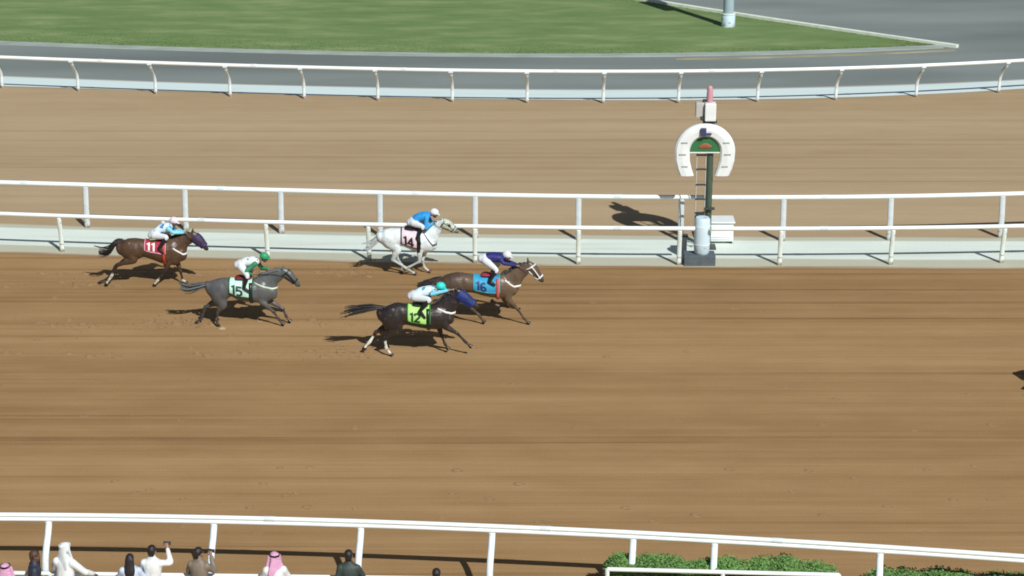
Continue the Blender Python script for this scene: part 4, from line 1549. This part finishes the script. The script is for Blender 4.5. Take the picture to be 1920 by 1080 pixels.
SCH = {
    'h11': dict(body=(.082, .048, .028), head=(.070, .044, .028), muzzle=(.035, .028, .024), points=(.028, .020, .016), socks={'rh': 7.2, 'rf': 7.4, 'lf': 7.6}, sock=(.62, .60, .50), hair='mane_dark',
                cloth=mk('crimson_cloth', (.36, .022, .05)), trim=mk('pale_pink_trim', (.62, .30, .38)), ink=mk('white_ink', (.82, .80, .80)), bridle=mk('purple_nylon', (.055, .025, .13)), bridle_w=.02,
                hood=mk('plum_hood', (.040, .028, .075)), cup=mk('plum_cup', (.045, .035, .085)), hood_t=(.1, .8), girth=mk('red_girth', (.42, .05, .03)), saddle=mk('green_pad', (.22, .50, .16)), digit=.27),
    'h15': dict(body=(.095, .105, .107), head=(.085, .100, .100), muzzle=(.075, .095, .095), points=(.040, .043, .043), socks={}, sock=(.3, .3, .3), hair='mane_grey', rump=(.085, .088, .098), rump_k=.8, tail_fan=.042,
                cloth=mk('mint_cloth', (.52, .80, .68)), trim=mk('bottle_green_trim', (.015, .10, .06)), ink=mk('dark_green_ink', (.01, .055, .045)), bridle=M['black'], strap=mk('pale_mint_strap', (.58, .70, .56)), saddle=mk('maroon_pad', (.20, .02, .035)), digit=.29),
    'h12': dict(body=(.026, .021, .021), head=(.020, .018, .026), muzzle=(.03, .028, .03), points=(.020, .017, .016), socks={'rh': 6.0, 'lh': 6.3}, sock=(.72, .74, .66), hair='mane_dark',
                cloth=mk('lime_cloth', (.42, .80, .22)), trim=mk('leaf_green_trim', (.03, .22, .03)), ink=mk('black_green_ink', (.012, .035, .012)), bridle=mk('blue_nylon', (.014, .04, .26)), bridle_w=.022,
                hood=mk('royal_blue_hood', (.012, .025, .13)), cup=mk('royal_cup', (.014, .04, .22)), hood_t=(.02, .72), digit=.26),
    'h14': dict(body=(.69, .79, .81), head=(.60, .69, .69), muzzle=(.16, .18, .17), points=(.42, .48, .47), socks={}, sock=(.5, .5, .5), hair='mane_white', tail_fan=.05, hoof='emblem_dark',
                cloth=mk('pale_pink_cloth', (.72, .60, .67)), trim=mk('plum_black_trim', (.03, .015, .03)), ink=mk('black_ink', (.02, .01, .018)), bridle=mk('dark_bridle', (.03, .04, .035)), bridle_w=.018,
                hood=spot_mat('dappled_hood', (.50, .56, .46), (.04, .06, .05), 14, .33), cup=M['black'], hood_t=(.05, .85), strap=mk('dark_grey_strap', (.08, .09, .10)), girth=M['black'], digit=.29),
    'h16': dict(body=(.120, .082, .054), head=(.095, .070, .050), muzzle=(.065, .052, .043), points=(.075, .052, .038), socks={}, sock=(.3, .3, .3), hair='mane_dark', rump=(.062, .040, .030), rump_k=1.0,
                cloth=mk('turquoise_cloth', (.025, .33, .58)), trim=mk('teal_trim', (.06, .38, .46)), ink=mk('navy_ink', (.012, .03, .14)), bridle=M['strap_white'], bridle_w=.017, saddle=mk('scarlet_pad', (.34, .035, .05)), girth=mk('coral_girth', (.50, .12, .10)), digit=.27),
    'h06': dict(body=(.080, .048, .028), muzzle=(.035, .028, .024), points=(.034, .022, .016), socks={}, sock=(.3, .3, .3), hair='mane_dark',
                cloth=mk('plain_yellow_cloth', (.60, .45, .05)), trim=mk('dark_trim', (.03, .03, .03)), ink=M['black'], bridle=M['black']),
}
M['emblem_dark'] = mat('reddish_hoof', (.085, .035, .02), 0.5, 0.1, 20)

make_horse('h11', 'bay racehorse with crimson cloth number 11, last along the rail', '11', SCH['h11'])
make_horse('h15', 'dark grey racehorse with mint cloth number 15 and pale tail end', '15', SCH['h15'])
make_horse('h12', 'near-black racehorse with lime cloth number 12 and white hind socks', '12', SCH['h12'])
make_horse('h14', 'white racehorse with pale pink cloth number 14 beside the rail', '14', SCH['h14'])
make_horse('h16', 'brown racehorse with turquoise cloth number 16 and white bridle', '16', SCH['h16'])
make_horse('h06', 'leading bay racehorse with only a dark hind hoof in view', '', SCH['h06'])

make_jockey('h11', 'jockey in blue-patched white silks and white cap on the crimson-clothed bay',
            dict(jacket=spot_mat('white_blue_patches', (.70, .84, .90), (.03, .25, .62), 6.5, .47), sleeve=mk('cyan_silk', (.22, .62, .78)), helmet=mk('white_red_cap', (.78, .70, .74))))
make_jockey('h15', 'jockey in dark-spotted white silks with green sleeves and cap on the dark grey horse',
            dict(jacket=spot_mat('white_green_spots', white_silk, (.02, .10, .12), 8, .30), sleeve=mk('green_silk', (.03, .24, .12)), helmet=mk('green_cap', (.02, .34, .15))))
make_jockey('h12', 'jockey in white and sky blue silks with aqua cap on the near-black horse',
            dict(jacket=spot_mat('white_sky_patches', (.68, .82, .88), (.05, .35, .55), 7, .42), sleeve=spot_mat('sky_white_sleeve', (.16, .52, .68), (.62, .82, .9), 8, .28), helmet=mk('aqua_cap', (.03, .66, .60))))
make_jockey('h14', 'jockey in plain bright blue silks and white cap on the white horse',
            dict(jacket=mk('azure_silk', (.02, .30, .72)), sleeve=mk('azure_sleeve', (.03, .34, .70)), helmet=mk('white_cap', (.78, .80, .84)), skin=M['skin_dark']))
make_jockey('h16', 'jockey in navy silks and white cap on the brown horse number 16',
            dict(jacket=mk('navy_silk', (.020, .022, .17)), sleeve=mk('navy_sleeve', (.022, .024, .15)), helmet=mk('white_grey_cap', (.72, .76, .78))))
make_jockey('h06', 'jockey in yellow silks on the leading bay horse beyond the frame edge',
            dict(jacket=mk('yellow_silk', (.65, .5, .05)), sleeve=mk('yellow_sleeve', (.6, .46, .05)), helmet=M['white']))


# ------------------------------------------------------------------ spectators (seen from behind, they face the track)
def make_spectator(label, loc, H, rz, kit):
    k = H / 1.75
    root = empty('person', (*loc, 0), rz)
    tag(root, label, 'person', 'spectators at the near rail')
    V = lambda x, y, z: Vector((x * k, y * k, z * k))
    arms = []
    for s, a in zip((-1, 1), kit.get('arms', ('rail', 'rail'))):
        sh = V(s * .165, .01, 1.385)
        if a == 'rail': arms.append((sh, V(s * .27, .10, 1.17), V(s * .20, .31, 1.06)))
        elif a == 'wide': arms.append((sh, V(s * .40, .06, 1.19), V(s * .50, .26, 1.06)))
        elif a == 'up': arms.append((sh, V(s * .36, .10, 1.36), V(s * .26, .24, 1.66)))
        elif a == 'phone': arms.append((sh, V(s * .27, .16, 1.22), V(s * .13, .34, 1.50)))
        else: arms.append((sh, V(s * .24, -.02, 1.12), V(s * .25, .06, .86)))
    lean = kit.get('lean', 0.03)

    def torso(bm, g=0.0, top=True):
        loft(bm, [(0, -.0, .86 * k, .115 * k + g, .165 * k + g), (0, 0, 1.0 * k, .115 * k + g, .16 * k + g), (0, lean * .4, 1.15 * k, .108 * k + g, .155 * k + g), (0, lean * .8, 1.30 * k, .118 * k + g, .182 * k + g), (0, lean * .9, 1.385 * k, .100 * k + g, .200 * k + g), (0, lean, 1.435 * k, .078 * k + g, .155 * k + g), (0, lean, 1.475 * k, .062 * k + g, .095 * k + g), (0, lean, 1.50 * k, .05 * k + g, .062 * k + g)], 16, None, (1, 0, 0))

    def arm(bm, A, g=0.0):
        s, e, hd_ = A
        w_ = e.lerp(hd_, .80)
        loft(bm, [(*s, .062 + g, .060 + g), (*s.lerp(e, .45), .050 + g, .05 + g), (*e, .043 + g, .043 + g), (*e.lerp(w_, .35), .041 + g, .04 + g), (*w_, .028 + g, .028 + g)], 10)
    hc = V(0, .03, 1.63) + Vector((0, lean, 0))
    look = Vector((kit.get('turn', 0.0), 1, kit.get('nod', 0.0))).normalized()
    up = Vector((0, 0, 1)); up = (up - look * look.z).normalized()
    bm = bmesh.new()
    torso(bm)
    loft(bm, [(0, lean, 1.44 * k, .058, .062), (*(hc + Vector((0, -.02, -.08))), .052, .054), (*hc, .05, .05)], 10, None, (1, 0, 0))
    head_lofts(bm, hc, look, up, k)
    for A in arms:
        arm(bm, A)
        d = A[2] - A[1]
        side = (Vector((1, 0, 0)) - d.normalized() * d.normalized().x)
        palm_loft(bm, A[1].lerp(A[2], .8), A[2], d, side)
    for s in (-1, 1):
        loft(bm, [(s * .09 * k, 0, .92 * k, .10 * k, .092 * k), (s * .095 * k, .01, .7 * k, .082 * k, .075 * k), (s * .095 * k, .015, .49 * k, .056 * k, .054 * k), (s * .095 * k, -.01, .34 * k, .055 * k, .05 * k), (s * .095 * k, -.01, .09 * k, .036 * k, .034 * k)], 10, None, (1, 0, 0))
        loft(bm, [(s * .095 * k, -.05, .045, .04, .036), (s * .10 * k, .08, .04, .032, .044), (s * .105 * k, .17, .03, .022, .038)], 8, None, (1, 0, 0))
    me = remesh('person', bm, .0155, 2)

    def fing(bm):
        for A, th in zip(arms, (1, -1)):
            d = (A[2] - A[1]).normalized()
            side = (Vector((1, 0, 0)) - d * d.x).normalized()
            fingers(bm, A[2], d, side, side.cross(d), k, .8, th)
    add_back(me, fing)
    link('body', me, kit.get('skin', M['skin']), root)
    # clothing
    c = kit['cloth']
    bm = bmesh.new()
    torso(bm, .022)
    if kit['wear'] == 'robe':
        loft(bm, [(0, 0, .06, .17 * k, .21 * k), (0, 0, .5 * k, .155 * k, .20 * k), (0, 0, .95 * k, .145 * k, .19 * k), (0, lean * .6, 1.25 * k, .13 * k, .185 * k)], 18, None, (1, 0, 0))
    for A in arms:
        arm(bm, A, .026 if kit['wear'] == 'robe' else .018)
    top = link('robe' if kit['wear'] == 'robe' else kit['wear'], remesh('garment', bm, .016, 7), c, root)
    if kit['wear'] != 'robe':
        bm = bmesh.new()
        loft(bm, [(0, 0, .84 * k, .13 * k, .18 * k), (0, 0, .95 * k, .128 * k, .177 * k)], 14, None, (1, 0, 0))
        for s in (-1, 1):
            loft(bm, [(s * .09 * k, 0, .90 * k, .112 * k, .10 * k), (s * .095 * k, .01, .5 * k, .08 * k, .075 * k), (s * .095 * k, -.005, .10 * k, .07 * k, .066 * k)], 10, None, (1, 0, 0))
        link('trousers', remesh('trousers', bm, .018, 2), kit.get('legs', fabric('charcoal_trousers', (.03, .03, .035))), root)
    for s in (-1, 1):
        bm = bmesh.new()
        loft(bm, [(s * .095 * k, -.06, .045, .045, .042), (s * .10 * k, .08, .042, .038, .05), (s * .105 * k, .185, .03, .026, .044)], 10, None, (1, 0, 0))
        bm_obj('shoe', bm, M['black'], root)
    # head cloth or hair
    sd = look.cross(up)
    mt = Matrix((sd, look, up)).transposed()
    if 'headcloth' in kit:
        bm = bmesh.new()
        mm = Matrix.Translation(hc + mt @ Vector((0, -.012, .045)) * k) @ mt.to_4x4() @ Matrix.Diagonal((.098 * k, .118 * k, .098 * k, 1))
        bmesh.ops.create_uvsphere(bm, u_segments=18, v_segments=12, radius=1, matrix=mm)
        P = lambda x, y, z: hc + (mt @ Vector((x, y, z))) * k
        loft(bm, [(*P(0, -.04, .06), .08, .10), (*P(0, -.075, -.04), .055, .115), (*P(0, -.09, -.14), .05, .15), (*P(0, -.11, -.25), .045, .185), (*P(0, -.125, -.36), .03, .17), (*P(0, -.125, -.44), .014, .09)], 16, None, tuple(sd))
        for s in (-1, 1):
            loft(bm, [(*P(s * .085, .0, .05), .055, .022), (*P(s * .105, .01, -.06), .06, .022), (*P(s * .125, .03, -.17), .055, .026), (*P(s * .12, .07, -.27), .045, .024)], 10, None, tuple(look))
        hcl = link('head_cloth', remesh('head_cloth', bm, .014, 2), kit['headcloth'], root)
        bm = bmesh.new()
        for dz in (.070, .092):
            tube(bm, [tuple(hc + (mt @ Vector((.100 * math.sin(q), .116 * math.cos(q) - .012, dz))) * k) for q in np.linspace(0, 2 * math.pi, 21)], .010, 6)
        bm_obj('head_cord', bm, kit.get('cord', M['black']), hcl)
    else:
        bm = bmesh.new()
        mm = Matrix.Translation(hc + mt @ Vector((0, -.022, .045)) * k) @ mt.to_4x4() @ Matrix.Diagonal((.090 * k, .104 * k, .095 * k, 1))
        bmesh.ops.create_uvsphere(bm, u_segments=18, v_segments=12, radius=1, matrix=mm)
        P = lambda x, y, z: hc + (mt @ Vector((x, y, z))) * k
        loft(bm, [(*P(0, -.07, .05), .05, .078), (*P(0, -.088, -.03), .03, .072), (*P(0, -.08, -.085), .018, .055)], 12, None, tuple(sd))
        if kit.get('long'):
            loft(bm, [(*P(0, -.08, .03), .05, .09), (*P(0, -.10, -.10), .05, .10), (*P(0, -.135, -.25), .045, .11), (*P(0, -.15, -.40), .03, .08)], 12, None, tuple(sd))
        link('hair', remesh('hair', bm, .012, 1), kit.get('hair', M['hair']), root)
    if 'up' in kit.get('arms', ()) or 'phone' in kit.get('arms', ()):
        i = [n for n, a in enumerate(kit['arms']) if a in ('up', 'phone')][0]
        ph = tag(empty('phone', root.matrix_basis @ (arms[i][2] + Vector((0, .03, .05)))), kit['phone_label'], 'phone', 'phones held up to film')
        ph.rotation_euler = (R(-8), 0, rz)
        ph.location = Vector((*loc, 0)) + Matrix.Rotation(rz, 3, 'Z') @ (arms[i][2] + Vector((0, .03, .05)))
        bm = bmesh.new(); box(bm, (0, 0, 0), (.15, .009, .075), 0, .003); bm_obj('case', bm, M['phone'], ph, False)
        bm = bmesh.new(); box(bm, (0, -.0055, 0), (.138, .002, .066)); bm_obj('screen', bm, fabric('phone_glass', (.05, .06, .07), .1), ph, False)
    return root


def check_mat(name, a, b):
    """red and white woven check of a head cloth"""
    m = bpy.data.materials.new(name)
    t, bs = nodes_of(m)
    N, Lk = t.nodes, t.links
    bs.inputs['Roughness'].default_value = 0.8
    tc = N.new('ShaderNodeTexCoord')
    ck = N.new('ShaderNodeTexChecker')
    ck.inputs['Scale'].default_value = 42
    ck.inputs[1].default_value = (*a, 1)
    ck.inputs[2].default_value = (*b, 1)
    Lk.new(tc.outputs['Object'], ck.inputs[0])
    n = N.new('ShaderNodeTexNoise'); n.inputs['Scale'].default_value = 9
    Lk.new(tc.outputs['Object'], n.inputs['Vector'])
    mx = N.new('ShaderNodeMix'); mx.data_type = 'RGBA'
    Lk.new(n.outputs[0], mx.inputs[0]); Lk.new(ck.outputs[0], mx.inputs[6]); mx.inputs[7].default_value = (*b, 1)
    Lk.new(mx.outputs[2], bs.inputs['Base Color'])
    return m


robe = fabric('white_robe', (.68, .73, .74), .75)
ghw = fabric('white_head_cloth', (.70, .76, .77), .75)
ghr = check_mat('pink_check', (.52, .06, .20), (.70, .45, .66))
make_spectator('person in a pink checked head cloth at the bottom left corner', (-9.92, 37.02), 1.64, 0, dict(wear='robe', cloth=robe, headcloth=ghr))
make_spectator('brown-skinned person in dark navy clothes left of the white-robed one', (-9.50, 37.55), 1.68, -1.25, dict(wear='jacket', cloth=fabric('dark_navy_cloth', (.025, .035, .06)), hair=fabric('cropped_brown_hair', (.075, .040, .028)), skin=M['skin_dark'], turn=.2, arms=('down', 'down')))
make_spectator('broad person in white robe and white head cloth leaning on the barrier', (-8.90, 37.66), 1.76, -.25, dict(wear='robe', cloth=robe, headcloth=ghw, arms=('rail', 'wide'), cord=ghw, turn=.5, lean=.06))
make_spectator('person with long dark hair in a pale blue top', (-7.57, 37.52), 1.61, 0, dict(wear='shirt', cloth=fabric('pale_blue_shirt', (.50, .60, .76)), long=True, arms=('rail', 'rail')))
make_spectator('short-haired person in a white top holding a phone up in the right hand', (-7.16, 37.68), 1.72, -.1, dict(wear='shirt', cloth=fabric('white_shirt', (.70, .74, .74)), arms=('rail', 'up'), phone_label='dark phone held high by the person in the white top'))
make_spectator('short-haired person in a grey-brown jacket filming beside the second post', (-6.22, 37.58), 1.72, -.25, dict(wear='jacket', cloth=fabric('grey_brown_jacket', (.20, .165, .13)), arms=('rail', 'phone'), turn=.5, phone_label='dark phone held at eye level beside the second post'))
make_spectator('person in pink and red head cloth and white robe standing alone between posts', (-4.69, 37.40), 1.70, .12, dict(wear='robe', cloth=robe, headcloth=ghr, turn=-.4))
make_spectator('short dark-haired person in a dark green jacket beside the third post', (-3.23, 37.45), 1.73, 0, dict(wear='jacket', cloth=fabric('dark_green_jacket', (.035, .055, .050)), arms=('down', 'rail')))
make_spectator('dark-haired person of whom only the top of the head shows at the bottom edge', (-1.47, 36.74), 1.68, 0, dict(wear='jacket', cloth=fabric('brown_jacket', (.10, .07, .05)), arms=('down', 'down')))

# ------------------------------------------------------------------ clods thrown up behind the horses
v, f = [], []
for key in ('h11', 'h15', 'h12', 'h14', 'h16'):
    lx, ly, _ = POSES[key]['loc']
    for i in range(190):
        d = rng.exponential(3.2)
        x, y = lx - 1.0 - d, ly + rng.normal(0, .34)
        s = rng.uniform(.010, .032)
        k = len(v)
        z = s * .3 if d > 1.5 or rng.random() < .55 else rng.uniform(.03, .38)
        for q in range(4):
            a = q * 1.57 + rng.uniform(-.4, .4)
            v.append((x + s * math.cos(a) * rng.uniform(.7, 1.3), y + s * math.sin(a) * rng.uniform(.7, 1.3), z - s * .3))
        v.append((x + rng.normal(0, .2) * s, y, z + s * .45))
        v.append((x, y, z - s * .6))
        f += [(k + a, k + (a + 1) % 4, k + 4) for a in range(4)] + [(k + (a + 1) % 4, k + a, k + 5) for a in range(4)]
tag(py_obj('sand_clods', v, f, M['clod']), label='loose clods of sand thrown up behind the galloping horses', cat='clods', kind='stuff')

# hoof prints: crescents of pushed-up sand along the lanes the field has run
v, f = [], []


def hoofprint(x, y, r, hgt):
    k = len(v)
    n = 9
    a0 = rng.uniform(-.5, .5)
    for i in range(n):
        q = a0 + math.pi * (.55 + 1.7 * i / (n - 1) - .3)
        s = math.sin(math.pi * (i + .5) / n)
        for rr, zz in ((r * .62, .0), (r * .95, hgt * s + .003), (r * 1.35, .0)):
            v.append((x + rr * math.cos(q) * 1.15, y + rr * math.sin(q), zz))
    for i in range(n - 1):
        for j in range(2):
            f.append((k + i * 3 + j, k + i * 3 + j + 1, k + i * 3 + 4 + j, k + i * 3 + 3 + j))


for key in ('h11', 'h15', 'h12', 'h14', 'h16'):
    lx, ly, _ = POSES[key]['loc']
    x = lx - 1.3
    while x > -19:
        for dx, dy in ((0, -.14), (.45, .13), (1.0, -.12), (1.5, .15)):
            hoofprint(x - dx + rng.normal(0, .12), ly + dy + rng.normal(0, .09), rng.uniform(.07, .12), rng.uniform(.018, .045))
        x -= rng.uniform(2.4, 3.4)
for lane in (56.9, 53.4, 50.6, 48.2, 45.3, 44.1, 43.4, 42.2):
    x = -17 + rng.uniform(0, 3)
    while x < 17:
        if rng.random() < .62:
            hoofprint(x, lane - .03 * x + rng.normal(0, .30), rng.uniform(.06, .10), rng.uniform(.008, .022))
        x += rng.uniform(.5, 2.6)
tag(py_obj('hoof_prints', v, f, M['print'], smooth=True), label='hoof prints of pushed-up sand along the dirt track', cat='hoof prints', kind='stuff')

tag(py_obj('pale_clod', [(-8.18, 54.92, 0), (-8.00, 54.86, 0), (-7.98, 55.02, .0), (-8.16, 55.05, 0), (-8.08, 54.96, .05)], [(0, 1, 4), (1, 2, 4), (2, 3, 4), (3, 0, 4), (3, 2, 1, 0)], mat('cream_clod', (.42, .34, .21), .9, .1)), label='cream clod of sand lying under the dark grey horse', cat='clod')
